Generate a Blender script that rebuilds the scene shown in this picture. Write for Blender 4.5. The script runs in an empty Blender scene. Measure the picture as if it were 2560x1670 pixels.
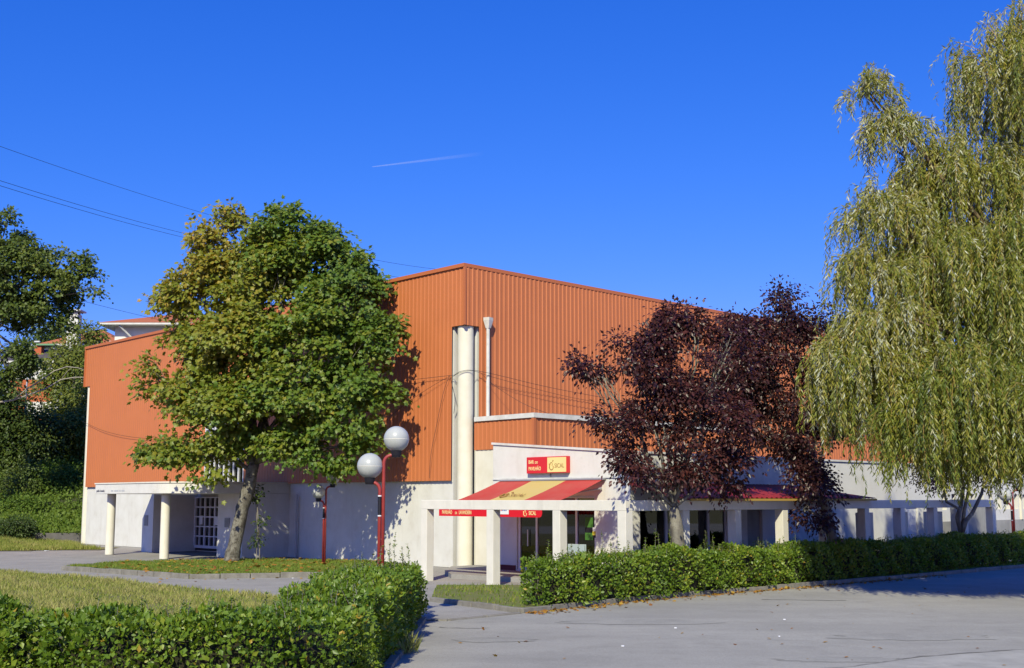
import bpy, math, random
import numpy as np
from mathutils import Vector, Matrix

# ---------------------------------------------------------------- camera, sky, sun, exposure
scene = bpy.context.scene
COL = scene.collection
cam_data = bpy.data.cameras.new("camera")
cam_data.sensor_width = 36.0
cam_data.lens = 40.52
cam_data.shift_y = 0.0214
cam_data.clip_end = 9000.0
cam = bpy.data.objects.new("camera", cam_data)
cam.location = (0, 0, 2.5)
cam.rotation_euler = (math.radians(97.1), 0, 0)
COL.objects.link(cam)
scene.camera = cam

SUN_ELEV = math.radians(37.4)
LIGHT = Vector((0.224, 1.212, -0.95)).normalized()
world = bpy.data.worlds.new("World")
scene.world = world
world.use_nodes = True
wn = world.node_tree.nodes
wl = world.node_tree.links
bg = wn["Background"]
sky = wn.new("ShaderNodeTexSky")
sky.sky_type = 'NISHITA'
sky.sun_disc = False
sky.sun_elevation = SUN_ELEV
sky.sun_rotation = math.atan2(-LIGHT.x, -LIGHT.y)
sky.altitude = 200
sky.air_density = 1.0
sky.dust_density = 0.2
sky.ozone_density = 4.0
# camera-like colour response of the sky: each channel of the sky texture through its own gain and gamma
sep = wn.new("ShaderNodeSeparateColor"); com = wn.new("ShaderNodeCombineColor")
wl.new(sky.outputs[0], sep.inputs[0])
for ch, (gain, gam) in enumerate(((0.1773, 1.85), (.70, 1.0), (2.9902, .65))):
    pw = wn.new("ShaderNodeMath"); pw.operation = 'POWER'; pw.inputs[1].default_value = gam
    ml = wn.new("ShaderNodeMath"); ml.operation = 'MULTIPLY'; ml.inputs[1].default_value = gain
    wl.new(sep.outputs[ch], pw.inputs[0]); wl.new(pw.outputs[0], ml.inputs[0]); wl.new(ml.outputs[0], com.inputs[ch])
wl.new(com.outputs[0], bg.inputs["Color"])
bg.inputs["Strength"].default_value = 0.10

sun_data = bpy.data.lights.new("sun", 'SUN')
sun_data.energy = 4.9
sun_data.angle = math.radians(0.53)
sun_data.color = (1.0, 0.955, 0.70)
sun = bpy.data.objects.new("sun", sun_data)
sun.rotation_euler = LIGHT.to_track_quat('-Z', 'Y').to_euler()
sun.location = (-20, -60, 60)
COL.objects.link(sun)

scene.view_settings.view_transform = 'Standard'
scene.view_settings.look = 'None'
scene.view_settings.exposure = 0.08
scene.view_settings.gamma = 1.0
scene.render.engine = 'CYCLES'
cy = scene.cycles
cy.max_bounces = 6
cy.diffuse_bounces = 1
cy.glossy_bounces = 3
cy.transmission_bounces = 4
cy.transparent_max_bounces = 12
cy.use_denoising = True
cy.caustics_reflective = False
cy.caustics_refractive = False

rng = np.random.default_rng(11)
random.seed(11)

# ---------------------------------------------------------------- frame of the hall: x = p (into the long side), y = -q
ORI = (-1.77, 42.7)
ROT = math.atan2(.692, .722)


def P(p, q, z=0.0):
    return (ORI[0] + .722 * p + .692 * q, ORI[1] + .692 * p - .722 * q, z)


def pq(X, Y):
    dx, dy = X - ORI[0], Y - ORI[1]
    return .722 * dx + .692 * dy, .692 * dx - .722 * dy


# ---------------------------------------------------------------- object helpers
OFF = {}


def tag(o, label=None, cat=None, group=None, kind=None):
    if label: o['label'] = label
    if cat: o['category'] = cat
    if group: o['group'] = group
    if kind: o['kind'] = kind
    return o


def root(name, label, cat, p, q, z=0.0, group=None):
    """Empty at (p, q) turned like the hall; its parts are modelled in hall coordinates (p, -q, z)."""
    o = bpy.data.objects.new(name, None)
    o.empty_display_size = .3
    COL.objects.link(o)
    o.location = P(p, q, z)
    o.rotation_euler = (0, 0, ROT)
    OFF[o.name] = Vector((p, -q, z))
    return tag(o, label, cat, group)


def wroot(name, label, cat, loc, rz=0.0, group=None):
    """Empty at a world position; parts are modelled in world axes relative to it."""
    o = bpy.data.objects.new(name, None)
    o.empty_display_size = .3
    COL.objects.link(o)
    o.location = loc
    o.rotation_euler = (0, 0, rz)
    return tag(o, label, cat, group)


def add_mesh(name, me, parent=None, hall=False):
    o = bpy.data.objects.new(name, me)
    COL.objects.link(o)
    if parent is not None:
        o.parent = parent
        if parent.name in OFF:
            o.location = -OFF[parent.name]
            OFF[o.name] = Vector((0, 0, 0))
    elif hall:
        o.location = (ORI[0], ORI[1], 0)
        o.rotation_euler = (0, 0, ROT)
        OFF[o.name] = Vector((0, 0, 0))
    return o


class MB:
    def __init__(s):
        s.v, s.f, s.m = [], [], []
        s.cur = 0

    def face(s, pts):
        b = len(s.v)
        s.v += [tuple(p) for p in pts]
        s.f.append(tuple(range(b, b + len(pts))))
        s.m.append(s.cur)

    def box(s, x0, x1, y0, y1, z0, z1):
        if x0 > x1: x0, x1 = x1, x0
        if y0 > y1: y0, y1 = y1, y0
        b = len(s.v)
        s.v += [(x0, y0, z0), (x1, y0, z0), (x1, y1, z0), (x0, y1, z0), (x0, y0, z1), (x1, y0, z1), (x1, y1, z1), (x0, y1, z1)]
        for f in ((0, 3, 2, 1), (4, 5, 6, 7), (0, 1, 5, 4), (1, 2, 6, 5), (2, 3, 7, 6), (3, 0, 4, 7)):
            s.f.append(tuple(b + i for i in f)); s.m.append(s.cur)
        return s

    def bpq(s, p0, p1, q0, q1, z0, z1):
        return s.box(p0, p1, -q0, -q1, z0, z1)

    def prism(s, poly, z0, z1):
        """poly: ccw list of xy"""
        a = sum(poly[i][0] * poly[(i + 1) % len(poly)][1] - poly[(i + 1) % len(poly)][0] * poly[i][1] for i in range(len(poly)))
        if a < 0: poly = poly[::-1]
        n, b = len(poly), len(s.v)
        zf0 = z0 if callable(z0) else (lambda x, y: z0)
        zf1 = z1 if callable(z1) else (lambda x, y: z1)
        s.v += [(x, y, zf0(x, y)) for x, y in poly] + [(x, y, zf1(x, y)) for x, y in poly]
        s.f.append(tuple(b + i for i in range(n - 1, -1, -1))); s.m.append(s.cur)
        s.f.append(tuple(b + n + i for i in range(n))); s.m.append(s.cur)
        for i in range(n):
            j = (i + 1) % n
            s.f.append((b + i, b + j, b + n + j, b + n + i)); s.m.append(s.cur)
        return s

    def tube(s, pts, radii, sides=8, cap=True):
        pts = [Vector(p) for p in pts]
        if not hasattr(radii, '__len__'): radii = [radii] * len(pts)
        n = len(pts)
        base = len(s.v)
        up = Vector((0.13, 0.21, 1)).normalized()
        prev = None
        for i, p in enumerate(pts):
            t = (pts[min(i + 1, n - 1)] - pts[max(i - 1, 0)])
            if t.length < 1e-6: t = Vector((0, 0, 1))
            t.normalize()
            if prev is None:
                a = t.cross(up)
                if a.length < .2: a = t.cross(Vector((1, 0, 0)))
            else:
                a = prev - t * prev.dot(t)
            a.normalize(); prev = a
            bb = t.cross(a)
            for k in range(sides):
                an = 2 * math.pi * k / sides
                s.v.append(tuple(p + (a * math.cos(an) + bb * math.sin(an)) * radii[i]))
        for i in range(n - 1):
            for k in range(sides):
                k2 = (k + 1) % sides
                s.f.append((base + i * sides + k, base + i * sides + k2, base + (i + 1) * sides + k2, base + (i + 1) * sides + k)); s.m.append(s.cur)
        if cap:
            s.f.append(tuple(base + k for k in range(sides - 1, -1, -1))); s.m.append(s.cur)
            s.f.append(tuple(base + (n - 1) * sides + k for k in range(sides))); s.m.append(s.cur)
        return s

    def cyl(s, x, y, r, z0, z1, sides=24, r1=None):
        e = min(.01, (z1 - z0) * .2); q = r if r1 is None else r1
        return s.tube([(x, y, z0), (x, y, z0 + e), (x, y, z1 - e), (x, y, z1)], [r, r, q, q], sides)

    def lathe(s, c, prof, sides=24):
        b = len(s.v)
        for r, z in prof:
            for k in range(sides):
                an = 2 * math.pi * k / sides
                s.v.append((c[0] + r * math.cos(an), c[1] + r * math.sin(an), c[2] + z))
        for i in range(len(prof) - 1):
            for k in range(sides):
                k2 = (k + 1) % sides
                s.f.append((b + i * sides + k, b + i * sides + k2, b + (i + 1) * sides + k2, b + (i + 1) * sides + k)); s.m.append(s.cur)
        return s

    def sphere(s, c, r, n=28, m=16):
        return s.lathe(c, [(max(1e-4, r * math.sin(math.pi * i / m)), -r * math.cos(math.pi * i / m)) for i in range(m + 1)], n)

    def build(s, name, mats, parent=None, smooth=False, hall=False, bevel=0.0):
        me = bpy.data.meshes.new(name)
        me.from_pydata(s.v, [], s.f)
        if not isinstance(mats, (list, tuple)): mats = [mats]
        for m in mats: me.materials.append(m)
        if len(mats) > 1: me.polygons.foreach_set('material_index', s.m)
        if smooth:
            me.polygons.foreach_set('use_smooth', [True] * len(me.polygons))
        me.update()
        o = add_mesh(name, me, parent, hall)
        if bevel:
            b = o.modifiers.new("bevel", 'BEVEL'); b.width = bevel; b.segments = 2; b.limit_method = 'ANGLE'
        return o


def np_mesh(name, verts, tris, mat, parent=None, tint=None, quads=None):
    me = bpy.data.meshes.new(name)
    verts = np.asarray(verts, dtype=np.float32).reshape(-1, 3)
    me.vertices.add(len(verts)); me.vertices.foreach_set('co', verts.ravel())
    tris = np.asarray(tris, dtype=np.int32)
    k = tris.shape[1]
    me.loops.add(tris.size); me.loops.foreach_set('vertex_index', tris.ravel())
    me.polygons.add(len(tris))
    me.polygons.foreach_set('loop_start', np.arange(len(tris), dtype=np.int32) * k)
    me.polygons.foreach_set('loop_total', np.full(len(tris), k, dtype=np.int32))
    if tint is not None:
        a = me.attributes.new('tint', 'FLOAT', 'POINT')
        a.data.foreach_set('value', np.asarray(tint, dtype=np.float32))
    me.materials.append(mat)
    me.update(calc_edges=True)
    return add_mesh(name, me, parent)


# ---------------------------------------------------------------- materials
def lin(h):
    h = h.lstrip('#')
    c = [int(h[i:i + 2], 16) / 255 for i in (0, 2, 4)]
    return tuple(x / 12.92 if x <= .04045 else ((x + .055) / 1.055) ** 2.4 for x in c) + (1,)


def C(r, g, b): return (r, g, b, 1)


def mat(name, c, rough=.8, c2=None, scale=3.0, stretch=(1, 1, 1), amount=1.0, bump=0.0, bscale=60.0, spec=.3, metal=0.0, stain=None, stain_scale=1.2, stain_amt=.5, c3=None, coat=0.0, fine=0.0, grit=None):
    m = bpy.data.materials.new(name); m.use_nodes = True
    nt = m.node_tree; N = nt.nodes; L = nt.links
    b = N['Principled BSDF']
    b.inputs['Roughness'].default_value = rough
    b.inputs['Specular IOR Level'].default_value = spec
    b.inputs['Metallic'].default_value = metal
    if coat: b.inputs['Coat Weight'].default_value = coat
    tc = N.new('ShaderNodeTexCoord')
    mp = N.new('ShaderNodeMapping'); mp.inputs['Scale'].default_value = stretch
    L.new(tc.outputs['Object'], mp.inputs['Vector'])
    col = None
    rgb = N.new('ShaderNodeRGB'); rgb.outputs[0].default_value = c
    col = rgb.outputs[0]
    if c2 is not None:
        n = N.new('ShaderNodeTexNoise'); n.inputs['Scale'].default_value = scale; n.inputs['Detail'].default_value = 7; n.inputs['Roughness'].default_value = .62
        L.new(mp.outputs[0], n.inputs['Vector'])
        r = N.new('ShaderNodeMapRange'); r.inputs[1].default_value = .35; r.inputs[2].default_value = .68; r.inputs[4].default_value = amount
        L.new(n.outputs[0], r.inputs[0])
        mx = N.new('ShaderNodeMix'); mx.data_type = 'RGBA'
        L.new(r.outputs[0], mx.inputs['Factor']); L.new(col, mx.inputs['A']); mx.inputs['B'].default_value = c2
        col = mx.outputs['Result']
    if stain is not None:   # streaks and blotches of dirt
        n = N.new('ShaderNodeTexNoise'); n.inputs['Scale'].default_value = stain_scale; n.inputs['Detail'].default_value = 9; n.inputs['Roughness'].default_value = .7
        mp2 = N.new('ShaderNodeMapping'); mp2.inputs['Scale'].default_value = (1, 1, .16)
        L.new(tc.outputs['Object'], mp2.inputs['Vector']); L.new(mp2.outputs[0], n.inputs['Vector'])
        r = N.new('ShaderNodeMapRange'); r.inputs[1].default_value = .52; r.inputs[2].default_value = .78; r.inputs[4].default_value = stain_amt
        L.new(n.outputs[0], r.inputs[0])
        mx = N.new('ShaderNodeMix'); mx.data_type = 'RGBA'
        L.new(r.outputs[0], mx.inputs['Factor']); L.new(col, mx.inputs['A']); mx.inputs['B'].default_value = stain
        col = mx.outputs['Result']
    if fine:
        n = N.new('ShaderNodeTexNoise'); n.inputs['Scale'].default_value = bscale; n.inputs['Detail'].default_value = 3
        L.new(tc.outputs['Object'], n.inputs['Vector'])
        r = N.new('ShaderNodeMapRange'); r.inputs[1].default_value = .3; r.inputs[2].default_value = .7; r.inputs[3].default_value = 1 - fine; r.inputs[4].default_value = 1 + fine
        L.new(n.outputs[0], r.inputs[0])
        mx = N.new('ShaderNodeMix'); mx.data_type = 'RGBA'; mx.blend_type = 'MULTIPLY'; mx.inputs['Factor'].default_value = 1
        L.new(col, mx.inputs['A']); L.new(r.outputs[0], mx.inputs['B'])
        col = mx.outputs['Result']
    if grit is not None:      # (scale, low, high, amount, colour): stones or blotches of another colour
        for sc_, lo, hi, am, cc in grit:
            n = N.new('ShaderNodeTexNoise'); n.inputs['Scale'].default_value = sc_; n.inputs['Detail'].default_value = 4; n.inputs['Roughness'].default_value = .65
            L.new(tc.outputs['Object'], n.inputs['Vector'])
            r = N.new('ShaderNodeMapRange'); r.inputs[1].default_value = lo; r.inputs[2].default_value = hi; r.inputs[4].default_value = am
            L.new(n.outputs[0], r.inputs[0])
            mx = N.new('ShaderNodeMix'); mx.data_type = 'RGBA'
            L.new(r.outputs[0], mx.inputs['Factor']); L.new(col, mx.inputs['A']); mx.inputs['B'].default_value = cc
            col = mx.outputs['Result']
    L.new(col, b.inputs['Base Color'])
    if bump:
        n = N.new('ShaderNodeTexNoise'); n.inputs['Scale'].default_value = bscale; n.inputs['Detail'].default_value = 5
        L.new(tc.outputs['Object'], n.inputs['Vector'])
        bp = N.new('ShaderNodeBump'); bp.inputs['Strength'].default_value = bump; bp.inputs['Distance'].default_value = .02
        L.new(n.outputs[0], bp.inputs['Height']); L.new(bp.outputs[0], b.inputs['Normal'])
    return m


def leaf_mat(name, stops, rough=.45, trans=.3, spec=.4):
    m = bpy.data.materials.new(name); m.use_nodes = True
    nt = m.node_tree; N = nt.nodes; L = nt.links
    b = N['Principled BSDF']; out = N['Material Output']
    b.inputs['Roughness'].default_value = rough; b.inputs['Specular IOR Level'].default_value = spec
    at = N.new('ShaderNodeAttribute'); at.attribute_name = 'tint'
    cr = N.new('ShaderNodeValToRGB')
    el = cr.color_ramp.elements
    el[0].position, el[0].color = stops[0][0], stops[0][1]
    el[1].position, el[1].color = stops[-1][0], stops[-1][1]
    for p, c in stops[1:-1]:
        e = el.new(p); e.color = c
    L.new(at.outputs['Fac'], cr.inputs[0])
    L.new(cr.outputs[0], b.inputs['Base Color'])
    tr = N.new('ShaderNodeBsdfTranslucent')
    hsv = N.new('ShaderNodeHueSaturation'); hsv.inputs['Hue'].default_value = .485; hsv.inputs['Saturation'].default_value = 1.1; hsv.inputs['Value'].default_value = 1.6
    L.new(cr.outputs[0], hsv.inputs['Color']); L.new(hsv.outputs[0], tr.inputs['Color'])
    ms = N.new('ShaderNodeMixShader'); ms.inputs[0].default_value = trans
    L.new(b.outputs[0], ms.inputs[1]); L.new(tr.outputs[0], ms.inputs[2]); L.new(ms.outputs[0], out.inputs['Surface'])
    return m


def glass_mat(name, tint=(.5, .52, .55, 1), refl=.08):
    m = bpy.data.materials.new(name); m.use_nodes = True
    nt = m.node_tree; N = nt.nodes; L = nt.links
    out = N['Material Output']; N.remove(N['Principled BSDF'])
    t = N.new('ShaderNodeBsdfTransparent'); t.inputs[0].default_value = tint
    g = N.new('ShaderNodeBsdfGlossy'); g.inputs['Roughness'].default_value = .02
    fr = N.new('ShaderNodeFresnel'); fr.inputs['IOR'].default_value = 1.5
    ad = N.new('ShaderNodeMath'); ad.operation = 'ADD'; ad.inputs[1].default_value = refl; ad.use_clamp = True
    L.new(fr.outputs[0], ad.inputs[0])
    ms = N.new('ShaderNodeMixShader')
    L.new(ad.outputs[0], ms.inputs[0]); L.new(t.outputs[0], ms.inputs[1]); L.new(g.outputs[0], ms.inputs[2]); L.new(ms.outputs[0], out.inputs['Surface'])
    return m


def fabric(name, c, c2, trans=.4):
    m = mat(name, c, .7, c2, 1.2)
    N = m.node_tree.nodes; L = m.node_tree.links
    t = N.new('ShaderNodeBsdfTranslucent'); t.inputs[0].default_value = c
    ms = N.new('ShaderNodeMixShader'); ms.inputs[0].default_value = trans
    L.new(N['Principled BSDF'].outputs[0], ms.inputs[1]); L.new(t.outputs[0], ms.inputs[2]); L.new(ms.outputs[0], N['Material Output'].inputs['Surface'])
    return m


M = {}
M['render'] = mat('white_render', C(.72, .70, .65), .85, C(.66, .635, .58), 1.4, stain=C(.46, .42, .34), stain_scale=2.2, stain_amt=.36, bump=.2, bscale=90, grit=[(1.4, .56, .70, .22, C(.54, .49, .41)), (7, .60, .70, .20, C(.50, .47, .42))])
M['cream'] = mat('cream_render', C(.76, .72, .60), .85, C(.70, .65, .52), 1.6, stain=C(.56, .51, .42), stain_scale=3.2, stain_amt=.18, bump=.15, bscale=80)
M['concrete'] = mat('pale_concrete', C(.76, .715, .615), .88, C(.68, .64, .55), 2.0, stain=C(.36, .33, .28), stain_scale=2.4, stain_amt=.32, bump=.25, bscale=60)
M['greyconc'] = mat('grey_concrete', C(.36, .35, .33), .9, C(.27, .265, .25), 1.5, stain=C(.16, .15, .13), stain_amt=.5, bump=.3, bscale=50)
M['clad'] = mat('orange_steel_sheet', C(.57, .180, .063), .5, C(.53, .166, .059), .6, stain=C(.44, .13, .05), stain_scale=.7, stain_amt=.28, spec=.35)
M['cladtrim'] = mat('orange_trim', C(.50, .15, .055), .5, spec=.35)
M['coping'] = mat('white_coping', C(.72, .70, .66), .7, C(.55, .53, .48), 2.5)
M['roofgrey'] = mat('roof_membrane', C(.25, .22, .2), .9)
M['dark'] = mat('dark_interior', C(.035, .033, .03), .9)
M['room'] = mat('bar_interior', C(.16, .12, .10), .9, C(.08, .06, .05), 1.2)
M['alu'] = mat('white_aluminium', C(.70, .70, .74), .4, spec=.5)
M['glass'] = glass_mat('window_glass')
M['asphalt'] = mat('worn_asphalt', C(.385, .365, .325), .9, C(.30, .285, .255), .5, stretch=(.3, 1, 1), stain=C(.17, .16, .145), stain_scale=.42, stain_amt=.5, bump=.35, bscale=130, fine=.2, grit=[(16, .52, .72, .45, C(.20, .19, .17)), (24, .58, .70, .5, C(.52, .50, .45)), (1.3, .55, .70, .4, C(.24, .225, .20)), (.22, .50, .62, .35, C(.27, .255, .23))])
M['paving'] = mat('forecourt_asphalt', C(.37, .345, .31), .9, C(.29, .27, .245), .8, stain=C(.20, .19, .17), stain_scale=.7, stain_amt=.4, bump=.3, bscale=120, fine=.2, grit=[(16, .52, .72, .45, C(.20, .19, .17)), (24, .58, .70, .5, C(.52, .50, .45)), (1.3, .55, .70, .4, C(.24, .225, .20)), (.22, .50, .62, .35, C(.27, .255, .23))])
M['tar'] = mat('tar_seam', C(.19, .18, .165), .9, C(.26, .245, .22), 7)
M['oldwall'] = mat('weathered_concrete', C(.15, .14, .13), .92, C(.10, .095, .085), 2, stain=C(.06, .06, .05), stain_scale=2, stain_amt=.5, bump=.4, bscale=40)
M['repair'] = mat('asphalt_repair', C(.28, .268, .24), .9, C(.37, .352, .315), 1.1, bump=.35, bscale=130, fine=.2, grit=[(16, .52, .72, .45, C(.17, .16, .145))])
M['kerb'] = mat('kerb_stone', C(.27, .25, .215), .9, C(.17, .155, .13), 3.5, stain=C(.11, .10, .08), stain_scale=3, stain_amt=.6, bump=.4, bscale=40)
M['patch'] = mat('concrete_strip', C(.42, .40, .36), .92, C(.33, .315, .285), 1.6, stain=C(.12, .115, .1), stain_amt=.5, bump=.4, bscale=90, fine=.15)
M['soil'] = mat('dry_turf_soil', C(.22, .19, .085), .95, C(.16, .16, .05), 1.3, stain=C(.18, .14, .08), stain_scale=2, stain_amt=.6, bump=.5, bscale=30)
M['turfsoil'] = mat('green_turf_soil', C(.13, .17, .035), .95, C(.18, .16, .065), 1.6, bump=.5, bscale=30)
M['red'] = mat('red_sign_plastic', C(.62, .022, .026), .35, spec=.5)
M['yellow'] = mat('pale_yellow_plastic', C(.82, .66, .27), .4, spec=.4)
M['lettering'] = mat('yellow_lettering', C(.86, .72, .33), .5)
M['brownink'] = mat('brown_lettering', C(.33, .17, .05), .6)
M['redfab'] = fabric('red_awning_fabric', C(.80, .085, .075), C(.78, .17, .13))
M['yelfab'] = fabric('yellow_awning_fabric', C(.95, .70, .22), C(.93, .72, .30))
M['redval'] = mat('red_valance_fabric', C(.68, .012, .025), .6)
M['steel'] = mat('grey_painted_steel', C(.38, .38, .40), .45, metal=.3)
M['tile'] = mat('dark_red_canopy_sheet', C(.30, .026, .026), .5, C(.22, .022, .022), 2.0, spec=.4)
M['tileedge'] = mat('ochre_canopy_edge', C(.42, .27, .06), .7)
M['plinth'] = mat('dark_red_plinth', C(.13, .028, .03), .7)
M['lampred'] = mat('red_lamp_paint', C(.36, .048, .042), .42, C(.28, .035, .032), 6, spec=.45)
M['lampblack'] = mat('black_plastic', C(.015, .014, .02), .5)
M['globe'] = mat('opal_globe', C(.48, .49, .475), .28, C(.43, .44, .42), 5, spec=.5, stain=C(.34, .33, .26), stain_scale=4, stain_amt=.25)
M['whiteplain'] = mat('white_vinyl', C(.8, .8, .82), .5)
M['blueink'] = mat('blue_lettering', C(.05, .09, .4), .6)
M['redink'] = mat('red_lettering', C(.55, .03, .06), .6)
M['greyink'] = mat('grey_lettering', C(.16, .16, .19), .7)
M['palegreyink'] = mat('pale_grey_lettering', C(.46, .46, .47), .7)
M['bark'] = mat('maple_bark', C(.24, .22, .18), .95, C(.07, .058, .045), 6.0, stretch=(1, 1, .4), bump=.9, bscale=22, stain=C(.40, .385, .32), stain_scale=4.5, stain_amt=.75, grit=[(9, .52, .62, .8, C(.06, .05, .04))])  # dark patches strengthened to paint mottled shadow onto the bark
M['barkdark'] = mat('plum_bark', C(.27, .25, .20), .95, C(.10, .085, .07), 6.0, stretch=(1, 1, .4), bump=.8, bscale=25, stain=C(.36, .36, .27), stain_scale=4, stain_amt=.6)
M['barkwillow'] = mat('willow_bark', C(.22, .16, .08), .95, C(.12, .09, .05), 4.0, stretch=(1, 1, .3), bump=.8, bscale=20)
M['twig'] = mat('willow_twig', C(.34, .23, .07), .8)
M['deadwood'] = mat('dead_wood', C(.40, .36, .30), .95, C(.25, .22, .18), 4)
M['hedgecore'] = mat('hedge_shade_core', C(.035, .030, .016), .95, C(.02, .022, .010), 9, bump=.6, bscale=20)  # near-black brown green puts the hedge's inner shade into the colour
M['cable'] = mat('black_cable', C(.03, .03, .035), .7)
M['rooftile'] = mat('terracotta_roof', C(.48, .15, .06), .8, C(.38, .12, .055), 6)
M['darkroof'] = mat('purple_slate_roof', C(.10, .085, .10), .8, C(.075, .06, .075), 5)
M['brick'] = mat('orange_brick', C(.50, .13, .05), .85, C(.40, .10, .04), 6)
M['hill'] = mat('hillside_soil', C(.05, .055, .02), .95, C(.03, .04, .012), .5)
M['galv'] = mat('galvanised_steel', C(.55, .57, .6), .4, metal=.4)
M['poster_green'] = mat('green_poster', C(.06, .17, .03), .5)
M['poster_yellow'] = mat('yellow_poster', C(.75, .62, .06), .5)
M['boardblue'] = mat('pale_blue_board', C(.38, .46, .48), .5)
M['orangebox'] = mat('orange_panel', C(.62, .22, .02), .6)

M['maple'] = leaf_mat('maple_leaf', [(0, C(.065, .125, .016)), (.25, C(.11, .185, .022)), (.5, C(.21, .235, .025)), (.75, C(.32, .255, .03)), (1, C(.44, .25, .035))], rough=.45, trans=.3, spec=.4)
M['plum'] = leaf_mat('plum_leaf', [(0, C(.018, .008, .0085)), (.5, C(.050, .0165, .0145)), (1, C(.12, .034, .024))], rough=.38, trans=.2, spec=.38)
M['willow'] = leaf_mat('willow_leaf', [(0, C(.075, .115, .018)), (.4, C(.195, .225, .029)), (.7, C(.33, .29, .042)), (1, C(.50, .52, .38))], rough=.4, trans=.29, spec=.45)
M['hedge'] = leaf_mat('hedge_leaf', [(0, C(.055, .11, .010)), (.5, C(.14, .225, .02)), (.8, C(.26, .32, .035)), (1, C(.40, .28, .03))], rough=.4, trans=.28, spec=.4)
M['tree'] = leaf_mat('tree_leaf', [(0, C(.032, .06, .010)), (.5, C(.095, .135, .02)), (1, C(.21, .22, .03))], rough=.48, trans=.25, spec=.35)
M['scrub'] = leaf_mat('scrub_leaf', [(0, C(.030, .06, .010)), (.5, C(.085, .15, .018)), (1, C(.17, .23, .03))], rough=.55, trans=.3, spec=.25)
M['drygrass'] = leaf_mat('dry_grass', [(0, C(.16, .23, .03)), (.5, C(.32, .33, .085)), (1, C(.50, .43, .19))], rough=.7, trans=.3, spec=.15)
M['greengrass'] = leaf_mat('green_grass', [(0, C(.10, .17, .022)), (.6, C(.19, .26, .035)), (1, C(.34, .30, .09))], rough=.65, trans=.3, spec=.2)
M['fallen'] = leaf_mat('fallen_leaf', [(0, C(.38, .26, .04)), (.5, C(.36, .17, .03)), (1, C(.20, .085, .03))], rough=.75, trans=.1, spec=.15)

# ---------------------------------------------------------------- ground, roads, kerbs
def sheet(name, poly, z, m, thick=None):
    b = MB()
    if thick is None:
        b.face([(x, y, z) for x, y in poly])
    else:
        b.prism(list(poly), z - thick, z)
    return tag(b.build(name, m), kind='structure')


sheet('ground', [(-4000, -400), (4000, -400), (4000, 6000), (-4000, 6000)], -.03, M['soil'])
FORE = [(-70, 22), (-2.2, 22), (-1.9, 24.4), (-1.33, 24.53), (.2, 26.15), (4.11, 30.3), (9.54, 34.87), (19.0, 43.41), (30, 53.5), (30, 66), (-70, 66)]
sheet('forecourt', FORE, -.012, M['paving'])
ROAD = [(-1.78, -30), (-1.78, 24.35), (-1.33, 24.5), (.2, 26.0), (4.11, 30.15), (9.54, 34.72), (19.0, 43.26), (46, 67.5), (90, 67.5), (90, -30)]
sheet('road', ROAD, -.004, M['asphalt'])
sheet('concrete_strip', [(2.2, 16.2), (5.12, 17.8), (6.6, 18.9), (8.59, 19.81), (13, 21.0), (30, 24), (30, 8), (2.2, 8)], .001, M['patch'])

FRONT = [(-45, 43.5), (-17.87, 40.84), (-14.86, 38.56), (-10.61, 34.52), (-7.67, 31.68), (-5.6, 29.6), (-3.9, 27.0), (-2.2, 25.5), (-1.84, 24.4), (-1.84, 8), (-45, 8)]
sheet('front_lawn', FRONT, .03, M['soil'], .06)
ISLAND = [(-16.03, 41.83), (-10.27, 37.31), (-7.51, 37.93), (-4.6, 38.4), (-3.6, 39.4), (-3.9, 43.2), (-5.76, 46.02), (-8.5, 47.0), (-11.48, 47.28), (-15.15, 45.71), (-16.2, 43.2)]
sheet('tree_lawn', ISLAND, .10, M['turfsoil'], .2)
TRI = [(-2.15, 33.5), (-2.0, 29.2), (.25, 26.3), (4.11, 30.42), (9.54, 35.0), (19.0, 43.55), (27, 50.8), (26.2, 51.9), (17.9, 44.4), (8.7, 36.4), (3.2, 31.5), (.9, 33.5)]
sheet('hedge_lawn', TRI, .08, M['turfsoil'], .16)
LAWNL = [(-22.6, 61.5), (-20.6, 58.7), (-25.23, 57.0), (-40, 55), (-70, 55), (-70, 68.3), (-25.9, 68.3)]


def bank_z(x, y):
    return .02 + .5 * np.clip((-26.2 - x) / 5, 0, 1) * np.clip((y - 58) / 9, 0, 1)


bl = MB()
gx = np.linspace(-60, -20.5, 40); gy = np.linspace(55, 68.3, 14)
for i in range(39):
    for j in range(13):
        cxy = ((gx[i] + gx[i + 1]) / 2, (gy[j] + gy[j + 1]) / 2)
        if cxy[0] > -25.2 and cxy[1] > 61.5: continue
        if cxy[0] > -25.2 and cxy[1] < 58.5 - (-20.6 - cxy[0]) * .33: continue
        if cxy[1] < 57.2 and cxy[0] > -26: continue
        bl.face([(x, y, float(bank_z(x, y))) for x, y in ((gx[i], gy[j]), (gx[i + 1], gy[j]), (gx[i + 1], gy[j + 1]), (gx[i], gy[j + 1]))])
tag(bl.build('bank_lawn', M['soil']), kind='structure')


def kerb(name, pts, w=.14, z0=-.05, z1=.12):
    """a row of kerb stones along a line, each a little uneven"""
    b = MB()
    r = random.Random(len(pts) * 7)
    for i in range(len(pts) - 1):
        a, c = Vector(pts[i]), Vector(pts[i + 1])
        d = c - a; L = d.length; d.normalize(); n = Vector((-d.y, d.x))
        k = max(1, round(L / .95))
        for j in range(k):
            s0, s1 = L * j / k + .012, L * (j + 1) / k - .012
            o = r.uniform(-.012, .012); h = z1 + r.uniform(-.015, .012)
            q = [a + d * s0 + n * (o - w / 2), a + d * s1 + n * (o - w / 2), a + d * s1 + n * (o + w / 2), a + d * s0 + n * (o + w / 2)]
            b.prism([(v.x, v.y) for v in q], z0, h)
    return tag(b.build(name, M['kerb'], bevel=.012), kind='structure')


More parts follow.
